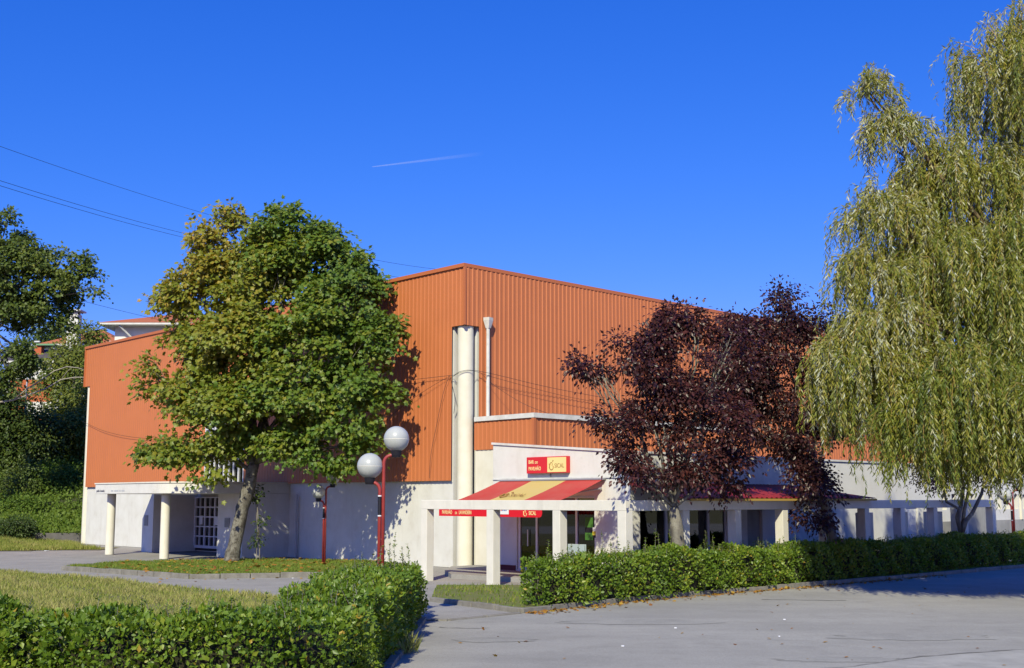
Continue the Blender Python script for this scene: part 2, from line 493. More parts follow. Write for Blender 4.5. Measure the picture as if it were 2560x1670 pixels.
kerb('lawn_kerb', ISLAND[:6] + [ISLAND[6]], z1=.15)
kerb('lawn_kerb', [ISLAND[7], ISLAND[8], ISLAND[9], ISLAND[10], ISLAND[0]], z1=.12)
kerb('road_kerb', [(-2.0, 29.15), (.2, 26.19), (4.11, 30.3), (9.54, 34.87), (19.0, 43.41), (27.4, 51)], z1=.11)
kerb('road_kerb', [(-1.9, 24.5), (-1.33, 24.5), (.15, 26.0)], z1=.025)
kerb('road_kerb', [(-1.84, 8), (-1.84, 24.4)], z1=.07)
kerb('lawn_kerb', [(-2.15, 33.55), (.8, 33.55)], z1=.06, w=.1)

tb = MB()
tb.prism([(p, -q) for p, q in [(-3.7, 3.6), (-3.3, 7.0), (-3.3, 11.7), (3, 11.7), (3, 8.7), (.4, 8.7), (.4, .35), (-.9, .35), (-2.6, 2.0)]], -.05, .13)
tag(tb.build('terrace', M['paving'], hall=True), kind='structure')


def seam(name, pts, w, z, seed):
    """irregular dark joint or crack in the surface"""
    r = random.Random(seed)
    L_, R_ = [], []
    for i in range(len(pts) - 1):
        a, c2 = Vector(pts[i]), Vector(pts[i + 1])
        n = max(3, int((c2 - a).length / .25))
        d = (c2 - a).normalized(); nn = Vector((-d.y, d.x))
        for k in range(n):
            p = a.lerp(c2, k / n) + nn * r.uniform(-.05, .05)
            ww = w * r.uniform(.25, 1.3)
            L_.append(p + nn * ww); R_.append(p - nn * ww)
    b = MB()
    for i in range(len(L_) - 1):
        b.face([(R_[i].x, R_[i].y, z), (R_[i + 1].x, R_[i + 1].y, z), (L_[i + 1].x, L_[i + 1].y, z), (L_[i].x, L_[i].y, z)])
    return tag(b.build(name, M['tar']), kind='structure')


for k, (pts, w) in enumerate((([(6.3, 29.6), (7.6, 29.35), (8.6, 29.3)], .05), ([(2.2, 16.3), (5.12, 17.85), (6.6, 18.95), (8.59, 19.86), (13, 21.05)], .04), ([(-1.45, 23.2), (-.9, 23.0), (-.2, 23.1)], .03))):
    seam('road_seam', pts, w, .003, k)


for k, (x0, y0, rx, ry) in enumerate(((7.4, 21.6, 1.5, .55), (5.2, 18.6, 1.0, .3), (2.6, 24.2, 1.6, .5), (-.3, 21.2, .7, .4))):
    r = random.Random(90 + k)
    b = MB(); pts = []
    for i in range(28):
        t = 2 * math.pi * i / 28; q = 1 + r.uniform(-.18, .18)
        pts.append((x0 + rx * q * math.cos(t), y0 + ry * q * math.sin(t), .0015))
    b.face(pts)
    tag(b.build('asphalt_patch', M['repair']), kind='structure')

# hillside behind, rising beyond the retaining wall to the left of the hall
NYH, NXH = 46, 40


def hill_z(d):
    return np.interp(d, [0, 1, 5, 10, 16, 24, 34, 60, 140], [.45, .6, 1.5, 3.6, 6.0, 8.6, 11.0, 14.0, 20.0])


hv = []
hx = np.concatenate([[0], np.geomspace(.6, 160, NXH - 1)])
hyv = np.concatenate([[0], np.geomspace(.5, 150, NYH - 1)])
for d in hyv:
    Y = 68.2 + d
    R = -24.9 + (Y - 66.8) * 1.043 - .9
    for x in hx:
        z = float(hill_z(d)) * min(1, .72 + .28 * min(1, x / 4)) + .25 * math.sin(x * .9 + d * .5) * min(1, d / 6)
        hv.append((R - x, Y, z))
hf = [(i * NXH + j, (i + 1) * NXH + j, (i + 1) * NXH + j + 1, i * NXH + j + 1) for i in range(NYH - 1) for j in range(NXH - 1)]
tag(np_mesh('hillside', hv, hf, M['hill']), kind='structure')
rw = MB()
rw.prism([(-25.2, 67.9), (-25.0, 68.15), (-60, 66.6), (-60, 66.35)], -.05, .56)
tag(rw.build('retaining_wall', M['oldwall']), 'low grey concrete retaining wall at the foot of the green bank', 'wall')


# ---------------------------------------------------------------- wall and cladding builders (hall coordinates)
def wall_open(b, axis, c, a0, a1, z0, z1, ops, depth=.2, ztop=None):
    """outer face with rectangular openings and their reveals; ztop(a) slopes the top edge"""
    As = sorted({a0, a1, *[o[0] for o in ops], *[o[1] for o in ops]})
    Zs = sorted({z0, z1, *[o[2] for o in ops], *[o[3] for o in ops]})

    def pt(a, z, dd=0.0):
        if ztop is not None and z >= z1 - 1e-6: z = ztop(a)
        return (c + dd, -a, z) if axis == 'p' else (a, -(c - dd), z)
    for i in range(len(As) - 1):
        for j in range(len(Zs) - 1):
            am, zm = (As[i] + As[i + 1]) / 2, (Zs[j] + Zs[j + 1]) / 2
            if any(o[0] < am < o[1] and o[2] < zm < o[3] for o in ops): continue
            b.face([pt(As[i], Zs[j]), pt(As[i + 1], Zs[j]), pt(As[i + 1], Zs[j + 1]), pt(As[i], Zs[j + 1])])
    for o in ops:
        q = [(o[0], o[2]), (o[1], o[2]), (o[1], o[3]), (o[0], o[3])]
        for k in range(4):
            (x, z), (x2, z2) = q[k], q[(k + 1) % 4]
            b.face([pt(x, z), pt(x, z, depth), pt(x2, z2, depth), pt(x2, z2)])


def corr(b, axis, c, a0, a1, z0, z1, out=.022, per=.235):
    """trapezoidal profiled steel sheet; the ribs stand out from the plane"""
    if axis == 'p': out *= .6
    prof = [(0, 0), (.50, 0), (.60, 1), (.90, 1), (1.0, 0)]
    As = []
    k = math.floor(a0 / per)
    while k * per < a1:
        for t, h in prof[:-1]:
            a = (k + t) * per
            if a0 < a < a1: As.append((a, h))
        k += 1

    def hh(a):
        t = (a / per) % 1
        for (t0, h0), (t1, h1) in zip(prof, prof[1:]):
            if t0 <= t <= t1: return h0 + (h1 - h0) * (t - t0) / (t1 - t0)
        return 0
    As = [(a0, hh(a0))] + As + [(a1, hh(a1))]
    base = len(b.v)
    for a, h in As:
        d = h * out
        for z in (z0, z1):
            b.v.append((c - d, -a, z) if axis == 'p' else (a, -(c + d), z))
    for i in range(len(As) - 1):
        f = (base + 2 * i, base + 2 * i + 2, base + 2 * i + 3, base + 2 * i + 1)
        b.f.append(f if axis == 'p' else f); b.m.append(b.cur)
    # closing edge at the bottom so that the sheet has depth
    for i in range(len(As) - 1):
        (aa, h0), (ab, h1) = As[i], As[i + 1]
        if axis == 'p':
            b.face([(c - h0 * out, -aa, z0), (c - h1 * out, -ab, z0), (c + .05, -ab, z0), (c + .05, -aa, z0)])
        else:
            b.face([(aa, -(c + h0 * out), z0), (ab, -(c + h1 * out), z0), (ab, -(c - .05), z0), (aa, -(c - .05), z0)])


# ---------------------------------------------------------------- sports hall
H, ZB, ZN, W, LEN = 11.35, 3.2, 9.0, 33.4, 54.0
hall = root('sports_hall', 'large sports hall clad in orange ribbed steel above a white base', 'sports hall', 0, 0)
b = MB()
nt = .72
b.prism([(.12, nt + .02), (.74, nt + .02), (.74, .12), (LEN, .12), (LEN, W - .12), (.74, W - .12), (.74, W - nt - .02), (.12, W - nt - .02)], 0, ZN)
b.build('wall', M['render'], hall)
b = MB(); b.prism([(.06, .06), (LEN, .06), (LEN, W - .06), (.06, W - .06)], ZN + .003, H - .12)
b.build('upper_wall', M['roofgrey'], hall)
WIN = (-19.1, -15.5, ZB, 7.4)
b = MB()
corr(b, 'p', 0, -W, 0, ZN, H - .1)
corr(b, 'p', 0, -W + nt, WIN[0], ZB, ZN)
corr(b, 'p', 0, WIN[1], -nt, ZB, ZN)
corr(b, 'p', 0, WIN[0], WIN[1], WIN[3], ZN)
b.build('cladding', M['clad'], hall)['label'] = 'orange cladding over the entrance side'
b = MB()
corr(b, 'q', 0, 0, LEN, ZN, H - .1)
corr(b, 'q', 0, nt, LEN, ZB, ZN)
b.build('cladding', M['clad'], hall)['label'] = 'orange cladding over the long side behind the bar'
b = MB()   # folded trims at the eaves, corners and notches
b.box(-.075, LEN, -.03, -.0751 + .13, H - .14, H)
b.box(-.075, .055, .056, W + .07, H - .14, H)
b.box(-.062, .03, -.062, .03, ZN, H - .142)
b.box(-.062, .03, W - .03, W + .05, ZN, H - .142)
b.build('trim', M['cladtrim'], hall)
b = MB(); b.box(.03, LEN, .03, W, H - .119, H - .07)
b.build('roof', M['roofgrey'], hall)
for y0 in (.36, W - .36):
    b = MB(); b.cyl(.37, y0, .305, 0, ZN - .002, 40)
    o = b.build('corner_column', M['cream'], hall)
    o.data.polygons.foreach_set('use_smooth', [len(p.vertices) == 4 for p in o.data.polygons])
# window over the porch
b = MB(); b.box(.04, .06, -WIN[0], -WIN[1], WIN[2], WIN[3])
wnd = b.build('window', M['glass'], hall)
b = MB()
nq = 8
for i in range(nq + 1):
    y = -WIN[0] + (-WIN[1] + WIN[0]) * i / nq
    b.box(-.03, .035, y - .026, y + .026, WIN[2] + .05, WIN[3])
for z in (ZB + .02, 4.6, 5.9, 7.36):
    b.box(-.026, .032, -WIN[0], -WIN[1], z - .035, z + .035)
b.build('window_frame', M['alu'], wnd)
# rainwater pipe on the long side
b = MB(); b.cyl(1.04, -.16, .068, 5.56, 9.0, 16)
dp = b.build('drainpipe', M['coping'], hall)
b = MB(); b.tube([(1.04, -.17, 8.95), (1.04, -.17, 9.25), (1.04, -.17, 9.36)], [.10, .19, .19], 4)
b.build('hopper', M['coping'], dp)
b = MB(); b.cyl(-.0, 11.0, .035, 0, 2.74, 10)
b.build('drainpipe', M['steel'], hall)

# porch: roof slab with a rounded corner, columns, vestibule walls, doors
arc = []
for i in range(9):
    t = math.pi / 2 * i / 8
    arc.append((-5.2 + 2.2 * (1 - math.cos(t)), 11.75 + 2.2 * (1 - math.sin(t))))
poly = [(.118, 11.75)] + arc[::-1] + [(-5.2, 19.7), (.118, 19.7)]
b = MB(); b.prism(poly, 2.75, 3.19)
cap = b.build('porch_roof', M['render'], hall, bevel=.02)
b = MB(); b.prism([(.117, 11.71)] + [(x - .03, y - .03) for x, y in arc[::-1]] + [(-5.23, 19.73), (.117, 19.73)], 3.192, 3.25)
b.build('roof_cap', M['concrete'], cap)
for q in (-19.25, -14.0):
    b = MB(); b.cyl(-4.6, -q, .195, 0, 2.749, 32)
    o = b.build('porch_column', M['cream'], hall)
    o.data.polygons.foreach_set('use_smooth', [len(p.vertices) == 4 for p in o.data.polygons])
b = MB(); b.bpq(-2.2, .119, -21.0, -19.9, 0, 2.749)
b.build('porch_wall', M['render'], hall)
b = MB(); b.bpq(-2.2, .119, -13.85, -11.75, 0, 2.748)
b.build('porch_wall', M['render'], hall)
b = MB(); b.bpq(-2.235, -2.202, -20.75, -20.4, 1.25, 1.75)
b.build('meter_box', M['greyconc'], hall)
b = MB(); b.bpq(-2.235, -2.202, -13.2, -12.8, 1.3, 1.7)
b.build('meter_box', M['greyconc'], hall)
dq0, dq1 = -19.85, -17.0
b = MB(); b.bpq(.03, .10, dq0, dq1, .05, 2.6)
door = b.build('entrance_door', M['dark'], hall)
b = MB(); b.bpq(-.01, .029, dq0, dq1, .05, 2.6)
b2 = MB()
for i in range(7):
    q = dq0 + (dq1 - dq0) * i / 6
    w = .055 if i in (0, 2, 4, 6) else .028
    b2.bpq(-.05, .028, q - w, q + w, .3, 2.62)
for j in range(6):
    z = .27 + 2.33 * j / 5
    b2.bpq(-.047, .026, dq0, dq1, z - (.1 if j == 0 else .03), z + .03)
b2.build('door_frame', M['alu'], door)
b = MB(); b.bpq(.012, .022, dq0 + .1, dq1 - .1, .3, 2.6); b.build('pane', M['glass'], door)
for q, z in ((-19.2, 1.3), (-17.75, 1.28)):
    b = MB(); b.bpq(-.056, -.052, q - .14, q + .14, z, z + .42)
    b.build('notice', M['whiteplain'], door)

# low orange block in front of the long side
lq, lz = 3.15, 5.55
b = MB(); b.bpq(.53, 11.95, .002 + .05, lq - .05, 0, lz - .16)
b.build('lower_wall', M['cream'], hall)
b = MB()
corr(b, 'p', .5, .0, lq, 4.32, lz - .17)
corr(b, 'q', lq, .5, 12, 3.2, lz - .17)
b.build('lower_cladding', M['clad'], hall)
b = MB(); b.bpq(.43, 12.06, -.0 + .06, lq + .08, lz - .168, lz)
b.build('coping', M['coping'], hall)
b = MB(); b.bpq(.44, .56, lq - .06, lq + .065, 4.32, lz - .172)
b.build('corner_trim', M['cladtrim'], hall)
for q, z in ((1.62, 1.0), (1.45, 3.2)):
    b = MB(); b.tube([(.44, -q, z), (.6, -q, z)], .085, 14)
    b.build('pipe_outlet', M['lampblack'], hall)
b = MB(); b.bpq(1.5, 12, .1, lq, lz + .001, lz + .03)
b.build('lower_roof', M['roofgrey'], hall)

# ---------------------------------------------------------------- bar annexe and its wing
bar = root('bar_annexe', 'low white bar annexe with glazed shopfront and sloping parapet', 'bar', -.95, 5.7)
BP, BQ0, BQ1 = -.95, 2.6, 8.8


def ztop(q): return 4.39 + (3.93 - 4.39) * (q - BQ0) / (BQ1 - BQ0)


GF = (3.78, 7.36, .16, 2.62)
b = MB()
wall_open(b, 'p', BP, BQ0, BQ1, 0, 4.39, [GF], .18, ztop)
b.face([(BP, -BQ0, 0), (BP, -BQ0, 4.39), (.5, -BQ0, 4.39), (.5, -BQ0, 0)])
SL = [(19.6 + .92 * i, 19.6 + .92 * i + .42, 2.05, 2.74) for i in range(12)]
GS = (-.5, 4.1, .14, 2.32)
wall_open(b, 'q', BQ1, BP, 40, 0, 3.93, [GS, (16.4, 17.4, .1, 2.2), (5.2, 6.1, .13, 2.2)] + SL, .2)
b.build('wall', M['render'], bar)
b = MB(); b.bpq(BP - .06, .5, BQ0 - .05, BQ1 + .06, 0, 0)
b = MB()
b.prism([(BP + .2, -BQ0 - .2), (.49, -BQ0 - .2), (.49, -BQ1 + .2), (BP + .2, -BQ1 + .2)], lambda x, y: ztop(-y) - .3, lambda x, y: ztop(-y) - .12)
b.bpq(.495, 12, lq + .06, BQ1 - .05, 3.6, 3.86)
b.bpq(12.001, 40, .06, BQ1 - .05, 3.6, 3.861)
b.build('roof', M['roofgrey'], bar)
b = MB()
b.prism([(BP - .05, -BQ0 + .04), (BP + .17, -BQ0 + .04), (BP + .17, -BQ1 - .04), (BP - .05, -BQ1 - .04)], lambda x, y: ztop(-y) + .002, lambda x, y: ztop(-y) + .075)
b.bpq(BP + .175, 40, BQ1 - .17, BQ1 + .05, 3.932, 4.0)
b.bpq(BP - .04, BP - .002, BQ0 + .01, BQ1 - .01, 3.17, 3.215)
b.build('coping', M['coping'], bar)
b = MB(); b.bpq(BP - .03, BP - .003, BQ0 + .01, GF[0] - .05, .12, .30)
b.build('plinth', M['plinth'], bar)
b = MB()   # dim room seen through the panes
b.box(BP + .25, 4.6, -BQ1 + .21, -3.3, .1, .11)
b.box(BP + .25, 4.6, -BQ1 + .21, -3.3, 2.95, 2.96)
b.box(4.6, 4.62, -BQ1 + .21, -3.3, .11, 2.95)
b.box(BP + .25, 4.6, -3.32, -3.3, .11, 2.95)
b.box(2.4, 3.0, -7.2, -4.0, .11, 1.15)
b.box(4.3, 4.5, -8.0, -3.8, 1.3, 1.34)
b.build('interior', M['room'], bar)
b = MB(); b.bpq(BP + .10, BP + .115, GF[0], GF[1], GF[2], GF[3])
g = b.build('shop_window', M['glass'], bar)
b = MB()
for q, w in ((3.83, .05), (4.66, .04), (5.56, .04), (6.47, .04), (7.31, .05)):
    b.bpq(BP + .06, BP + .15, q - w, q + w, GF[2], GF[3])
b.bpq(BP + .065, BP + .145, GF[0], GF[1], GF[2], GF[2] + .09)
b.bpq(BP + .066, BP + .146, GF[0], GF[1], GF[3] - .08, GF[3] - .002)
b.bpq(BP + .03, BP + .055, 4.25, 4.28, .95, 1.5)
b.build('window_frame', M['alu'], g)
b = MB(); b.bpq(GS[0], GS[1], BQ1 - .13, BQ1 - .115, GS[2], GS[3])
g = b.build('shop_window', M['glass'], bar)
b = MB()
for p in (-.46, .9, 1.95, 3.1, 4.06):
    b.bpq(p - .045, p + .045, BQ1 - .16, BQ1 - .07, GS[2], GS[3])
b.bpq(GS[0], GS[1], BQ1 - .155, BQ1 - .075, GS[2], GS[2] + .08)
b.build('window_frame', M['alu'], g)
b = MB(); b.bpq(16.42, 17.38, BQ1 - .12, BQ1 - .07, .1, 2.19)
d = b.build('side_door', M['alu'], bar)
b = MB(); b.bpq(16.52, 16.56, BQ1 - .069, BQ1 - .03, 1.0, 1.15); b.build('handle', M['steel'], d)
b = MB(); b.bpq(5.22, 6.08, BQ1 - .15, BQ1 - .10, .1, 2.19); b.build('side_door', M['greyconc'], bar)
for s in SL:
    b = MB(); b.bpq(s[0] - .001, s[1] + .001, BQ1 - .24, BQ1 - .201, s[2] - .01, s[3] + .01)
    b.build('slot_window', M['greyconc'], bar)
b = MB(); b.bpq(18.6, 40, BQ1 + .003, BQ1 + .06, .0, 1.56)
b.build('base_course', M['greyconc'], bar)
for p in (22.0, 27.5, 33):
    b = MB(); b.bpq(p, p + .16, BQ1 + .002, BQ1 + .10, 1.565, 2.75)
    b.build('pilaster', M['cream'], bar)
# lean-to canopy of dark red sheet over the side
b = MB()
r0, r1 = (-1.0, 7.6), (-2.55, 7.6)
z_r, z_e = 3.0, 2.53
nrib = 40
top = []
for i in range(nrib + 1):
    t = i / nrib
    pr = r0[0] + (r0[1] - r0[0]) * t; pe = r1[0] + (r1[1] - r1[0]) * t
    for dt, h in ((0, .0), (.35, 0), (.5, .03), (.8, .03)):
        f = dt / nrib
        if t + f > 1: break
        pr2 = r0[0] + (r0[1] - r0[0]) * (t + f); pe2 = r1[0] + (r1[1] - r1[0]) * (t + f)
        top.append(((pr2, -BQ1 - .01, z_r + h), (pe2, -12.32, z_e + h)))
for (a, c), (a2, c2) in zip(top, top[1:]):
    b.face([a, c, c2, a2])
    b.face([(a[0], a[1], z_r - .06), (a2[0], a2[1], z_r - .06), (c2[0], c2[1], z_e - .06), (c[0], c[1], z_e - .06)])
b.face([top[0][0], (top[0][0][0], top[0][0][1], z_r - .06), (top[0][1][0], top[0][1][1], z_e - .06), top[0][1]])
cano = b.build('canopy_roof', M['tile'], bar)
b = MB(); b.box(r1[0], r1[1], -12.36, -12.323, z_e - .07, z_e - .005)
b.build('canopy_edge', M['tileedge'], cano)

# ---------------------------------------------------------------- pergola of square white posts
per = root('pergola', 'white concrete pergola of square posts and beams around the bar terrace', 'pergola', -4.93, 8.0)
pw = .145
side_p = [-2.5, -.05, 2.4, 4.85, 7.3, 9.75, 12.2, 14.65, 17.1]
for q in (3.87, 6.91, 9.62, 12.0):
    b = MB(); b.bpq(-4.93 - pw, -4.93 + pw, q - pw, q + pw, -.05, 2.199)
    b.build('post', M['concrete'], per, bevel=.012)
for p in side_p:
    b = MB(); b.bpq(p - pw, p + pw, 12 - pw, 12 + pw, -.05, 2.199)
    b.build('post', M['concrete'], per, bevel=.012)
b = MB(); b.bpq(-4.93 - pw, -4.93 + pw, 3.87 - pw, 12 + pw, 2.2, 2.48)
b.build('beam', M['concrete'], per, bevel=.012)
b = MB(); b.bpq(-4.93 + pw + .002, 17.3, 12 - pw, 12 + pw, 2.2, 2.478)
b.build('beam', M['concrete'], per, bevel=.012)
for p0, p1 in ((8.0, 9.0), (10.6, 11.5), (12.9, 14.2)):
    b = MB(); b.bpq(p0, p1, 11.3, 11.42, -.02, 2.05)
    b.build('screen_panel', M['concrete'], per, bevel=.01)
b = MB(); b.bpq(17.4, 20.4, 10.2, 10.45, -.05, 2.5)
tag(b.build('concrete_wall', M['greyconc'], hall=True), 'plain grey concrete screen wall beside the slotted white wing', 'wall')

# ---------------------------------------------------------------- lettering
def text(body, size, parent, p, q, z, m, name='lettering', axis='p', bold=.0, slope=None, align='LEFT', squash=1.0, ext=.002):
    """text reading along +q on a plane facing -p; slope=(dp,dz) lays it on a tilted sheet"""
    cu = bpy.data.curves.new('txt', 'FONT'); cu.body = body; cu.size = size; cu.offset = bold; cu.extrude = ext; cu.align_x = align
    to = bpy.data.objects.new('txt', cu); COL.objects.link(to)
    bpy.context.view_layer.update()
    me = bpy.data.meshes.new_from_object(to)
    bpy.data.objects.remove(to); bpy.data.curves.remove(cu)
    X = Vector((0, -1, 0)); Yv = Vector((0, 0, 1))
    if slope: Yv = Vector((slope[0], 0, slope[1])).normalized()
    Zv = X.cross(Yv)
    mt = Matrix((X, Yv, Zv)).transposed().to_4x4(); mt.translation = Vector((p, -q, z))
    me.transform(Matrix.Diagonal((squash, 1, 1, 1)))
    me.transform(mt)
    me.materials.clear(); me.materials.append(m); me.name = name
    return add_mesh(name, me, parent)


def emblem(parent, p, q, z, s, m, slope=None, name='emblem'):
    """curled figure mark beside the name: two loops, a drop and a dot"""
    b = MB()
    X = Vector((0, -1, 0)); Yv = Vector((slope[0], 0, slope[1])).normalized() if slope else Vector((0, 0, 1))
    o = Vector((p, -q, z))

    def curve(pts, r):
        b.tube([o + X * (x * s) + Yv * (y * s) for x, y in pts], [r * s] * len(pts), 5)
    curve([(.45 + .28 * math.cos(a), .28 + .27 * math.sin(a)) for a in np.linspace(-2.9, .6, 12)], .045)
    curve([(.42 + .15 * math.cos(a), .62 + .2 * math.sin(a)) for a in np.linspace(-.8, 3.4, 12)], .035)
    curve([(.12, .2), (.16, .45), (.1, .7)], .06)
    curve([(.62, .92), (.72, 1.0), (.66, 1.06)], .05)
    return b.build(name, m, parent)


# porch fascia writing
text('pavilhão da lavandeira', .155, hall, -5.206, -19.55, 2.84, M['greyink'], squash=.62, bold=.003)
b = MB()
for q0, w in ((-18.05, .24), (-17.72, .42), (-17.22, .14), (-17.0, .30)):
    b.bpq(-5.206, -5.202, q0, q0 + w, 2.85, 2.92)
b.build('faded_lettering', M['palegreyink'], hall)

# illuminated-box sign over the awning (unlit)
sg = root('bar_sign', 'red and yellow box sign lettered BAR DO PAVILHÃO on the white parapet', 'sign', BP, 5.1, 3.5)
OFF[sg.name] = Vector((BP, -5.1, 3.5))
sq0, sq1, sz0, sz1 = 4.42, 6.28, 3.36, 3.90
b = MB(); b.bpq(BP - .16, BP - .003, sq0, sq1, sz0, sz1); b.build('sign_case', M['red'], sg, bevel=.008)
sm = sq0 + .98
b = MB(); b.bpq(BP - .168, BP - .161, sm, sq1 - .03, sz0 + .03, sz1 - .03); b.build('sign_panel', M['yellow'], sg)
text('BAR', .17, sg, BP - .166, sq0 + .1, 3.68, M['lettering'], bold=.0025, squash=.8)
text('DO', .11, sg, BP - .166, sq0 + .40, 3.68, M['lettering'], bold=.002, squash=.8)
text('PAVILHÃO', .17, sg, BP - .166, sq0 + .1, 3.46, M['lettering'], bold=.0025, squash=.72)
text('SICAL', .2, sg, BP - .172, sm + .33, 3.53, M['brownink'], squash=.85)
emblem(sg, BP - .172, sm + .06, 3.46, .30, M['brownink'])
b = MB(); b.bpq(BP - .05, BP - .003, sm - .01, sm + .01, 3.216, sz0); b.build('bracket', M['steel'], sg)

# awning
aw = root('awning', 'striped red and yellow fabric awning folded out over the bar front', 'awning', BP, 5.4, 3.1)
OFF[aw.name] = Vector((BP, -5.4, 3.1))
aq0, aq1 = 3.06, 7.78
ap0, az0, ap1, az1 = BP - .08, 3.13, -3.77, 2.27
b = MB()
nu, nv = 18, 8
for i in range(nu):
    b.cur = 1 if 6 <= i < 12 else 0
    for j in range(nv):
        def pt(ii, jj, dz=0):
            t = jj / nv
            return (ap0 + (ap1 - ap0) * t, -(aq0 + (aq1 - aq0) * ii / nu), az0 + (az1 - az0) * t - .05 * math.sin(math.pi * t) + dz)
        b.face([pt(i, j), pt(i + 1, j), pt(i + 1, j + 1), pt(i, j + 1)])
b.build('canopy', [M['redfab'], M['yelfab']], aw, smooth=True)
b = MB()
vz = 1.97
vp = [(aq0, az1), (aq0, vz)] + [(aq1 - .12 + .12 * math.sin(t), vz + .12 - .12 * math.cos(t)) for t in np.linspace(0, math.pi / 2, 6)] + [(aq1, az1)]
n = len(vp)
b.face([(ap1 - .006, -q, z) for q, z in vp]); b.face([(ap1 + .004, -q, z) for q, z in vp[::-1]])
for k in range(n):
    (q, z), (q2, z2) = vp[k], vp[(k + 1) % n]
    b.face([(ap1 - .006, -q, z), (ap1 + .004, -q, z), (ap1 + .004, -q2, z2), (ap1 - .006, -q2, z2)])
val = b.build('valance', M['redval'], aw)
text('PAVILHÃO', .17, val, ap1 - .012, aq0 + .16, 2.035, M['lettering'], bold=.0015, squash=.62)
text('DA', .11, val, ap1 - .012, aq0 + .80, 2.035, M['lettering'], bold=.0015, squash=.66)
text('LAVANDEIRA', .17, val, ap1 - .012, aq0 + .99, 2.035, M['lettering'], bold=.0015, squash=.60)
text('SICAL', .16, val, ap1 - .012, aq1 - .55, 2.04, M['lettering'], bold=.003, squash=.75)
emblem(val, ap1 - .012, aq1 - .80, 2.0, .21, M['lettering'])
b = MB(); b.bpq(ap1 - .016, ap1 - .0125, 5.6, 6.36, 2.05, 2.26)
stk = b.build('sticker', M['whiteplain'], val)
b = MB()
for k in range(9):
    b.cur = 0 if k < 6 else 1
    b.bpq(ap1 - .019, ap1 - .017, 5.66 + k * .07, 5.705 + k * .07, 2.15, 2.20 + .012 * (k % 3))
b.build('sticker_marks', [M['redink'], M['blueink']], val)
sl = (ap0 - ap1, az0 - az1)
text('SICAL', .34, aw, ap1 + 1.10, 5.15, az1 + .335, M['brownink'], slope=sl, squash=.8)
emblem(aw, ap1 + 1.0, 4.72, az1 + .31, .46, M['brownink'], slope=sl)
b = MB(); b.bpq(BP - .17, BP - .005, aq0 - .05, aq1 + .05, 3.12, 3.165)
b.tube([(ap1 + .01, -aq0, az1), (ap1 + .01, -aq1, az1)], .025, 8)
b.tube([(BP - .06, -aq1 + .1, 2.85), (-2.3, -aq1 + .9, 2.62), (ap1 + .05, -aq1 + .08, 2.25)], .03, 8)
b.tube([(BP - .06, -aq0 - .1, 2.85), (-2.3, -aq0 - .9, 2.62), (ap1 + .05, -aq0 - .08, 2.25)], .03, 8)
b.build('awning_frame', M['steel'], aw)

# posters on the bar window and a board in front of it
b = MB(); b.bpq(BP + .085, BP + .098, 6.83, 7.16, 1.62, 1.93); b.bpq(BP + .085, BP + .098, 6.83, 7.16, 1.22, 1.45)
b.cur = 1; b.bpq(BP + .084, BP + .098, 6.83, 7.16, 1.451, 1.619)
tag(b.build('poster', [M['poster_green'], M['lampblack']], hall=True), 'green and black poster on the inside of the bar window', 'poster')
b = MB(); b.bpq(BP + .05, BP + .058, 7.19, 7.36, 1.5, 1.62); b.cur = 1; b.bpq(BP + .05, BP + .058, 7.18, 7.36, 1.38, 1.499); b.cur = 2; b.bpq(BP + .05, BP + .058, 7.18, 7.36, 1.30, 1.379)
tag(b.build('poster', [M['whiteplain'], M['poster_yellow'], M['lampblack']], hall=True), 'small white and yellow sticker poster at the edge of the bar window', 'poster')
bd = root('board', 'pale blue standing board leaning by the bar window behind the hedge', 'board', -1.7, 7.2, .13)
b = MB()
for s in (1, -1):
    b.prism([(-1.7 + s * .02, -6.9), (-1.7 + s * .02, -7.6), (-1.7 + s * .05, -7.6), (-1.7 + s * .05, -6.9)], .13, 1.12)
b.build('panel', M['boardblue'], bd, bevel=.01)
b = MB(); b.bpq(-1.95, -1.45, 6.92, 6.97, .131, .17); b.bpq(-1.95, -1.45, 7.53, 7.58, .131, .17); b.build('foot', M['steel'], bd)


# ---------------------------------------------------------------- globe lamps
def lamp(label, loc, zt, zl, R=.26, rz=0.0):
    r = wroot('street_lamp', label, 'street lamp', loc, rz, 'red twin globe lamps in the forecourt')
    zt -= loc[2]; zl -= loc[2]
    pr = .036
    for x0, zc, sgn, off in ((.037, zt, 1, .25), (-.037, zl, -1, .21)):
        ze = zc - R - .07
        rad = .17
        pts = [(x0, 0, 0), (x0, 0, ze - rad)]
        for t in np.linspace(0, math.pi / 2, 8)[1:]:
            pts.append((x0 + sgn * rad * (1 - math.cos(t)), 0, ze - rad + rad * math.sin(t)))
        pts.append((x0 + sgn * (off + .06), 0, ze + .006))
        b = MB(); b.tube(pts, pr, 14)
        pole = b.build('pole', M['lampred'], r, smooth=True)
        b = MB(); b.lathe((x0 + sgn * off, 0, ze), [(.001, -.045), (.085, -.045), (.10, .0), (.115, .085), (.001, .086)], 20)
        b.build('lamp_holder', M['lampblack'], r)
        b = MB(); b.sphere((x0 + sgn * off, 0, zc), R, 36, 20)
        gl = b.build('globe', M['globe'], r, smooth=True)
        b = MB(); b.lathe((x0 + sgn * off, 0, zc - .01), [(R * .999, -.006), (R * 1.006, -.004), (R * 1.006, .004), (R * .999, .006)], 40)
        b.build('seam', M['concrete'], gl)
    b = MB(); b.cyl(-.037, 0, .0385, zl - 1.0, zl - .62, 16); b.build('black_band', M['lampblack'], r)
    for z in (zl - 1.02, zl - .62):
        b = MB(); b.cyl(-.037, 0, .0395, z, z + .025, 16)
        b.build('white_ring', M['whiteplain'], r)
    b = MB(); b.cyl(0, 0, .14, 0, .02, 20); b.build('base_plate', M['lampred'], r)
    return r


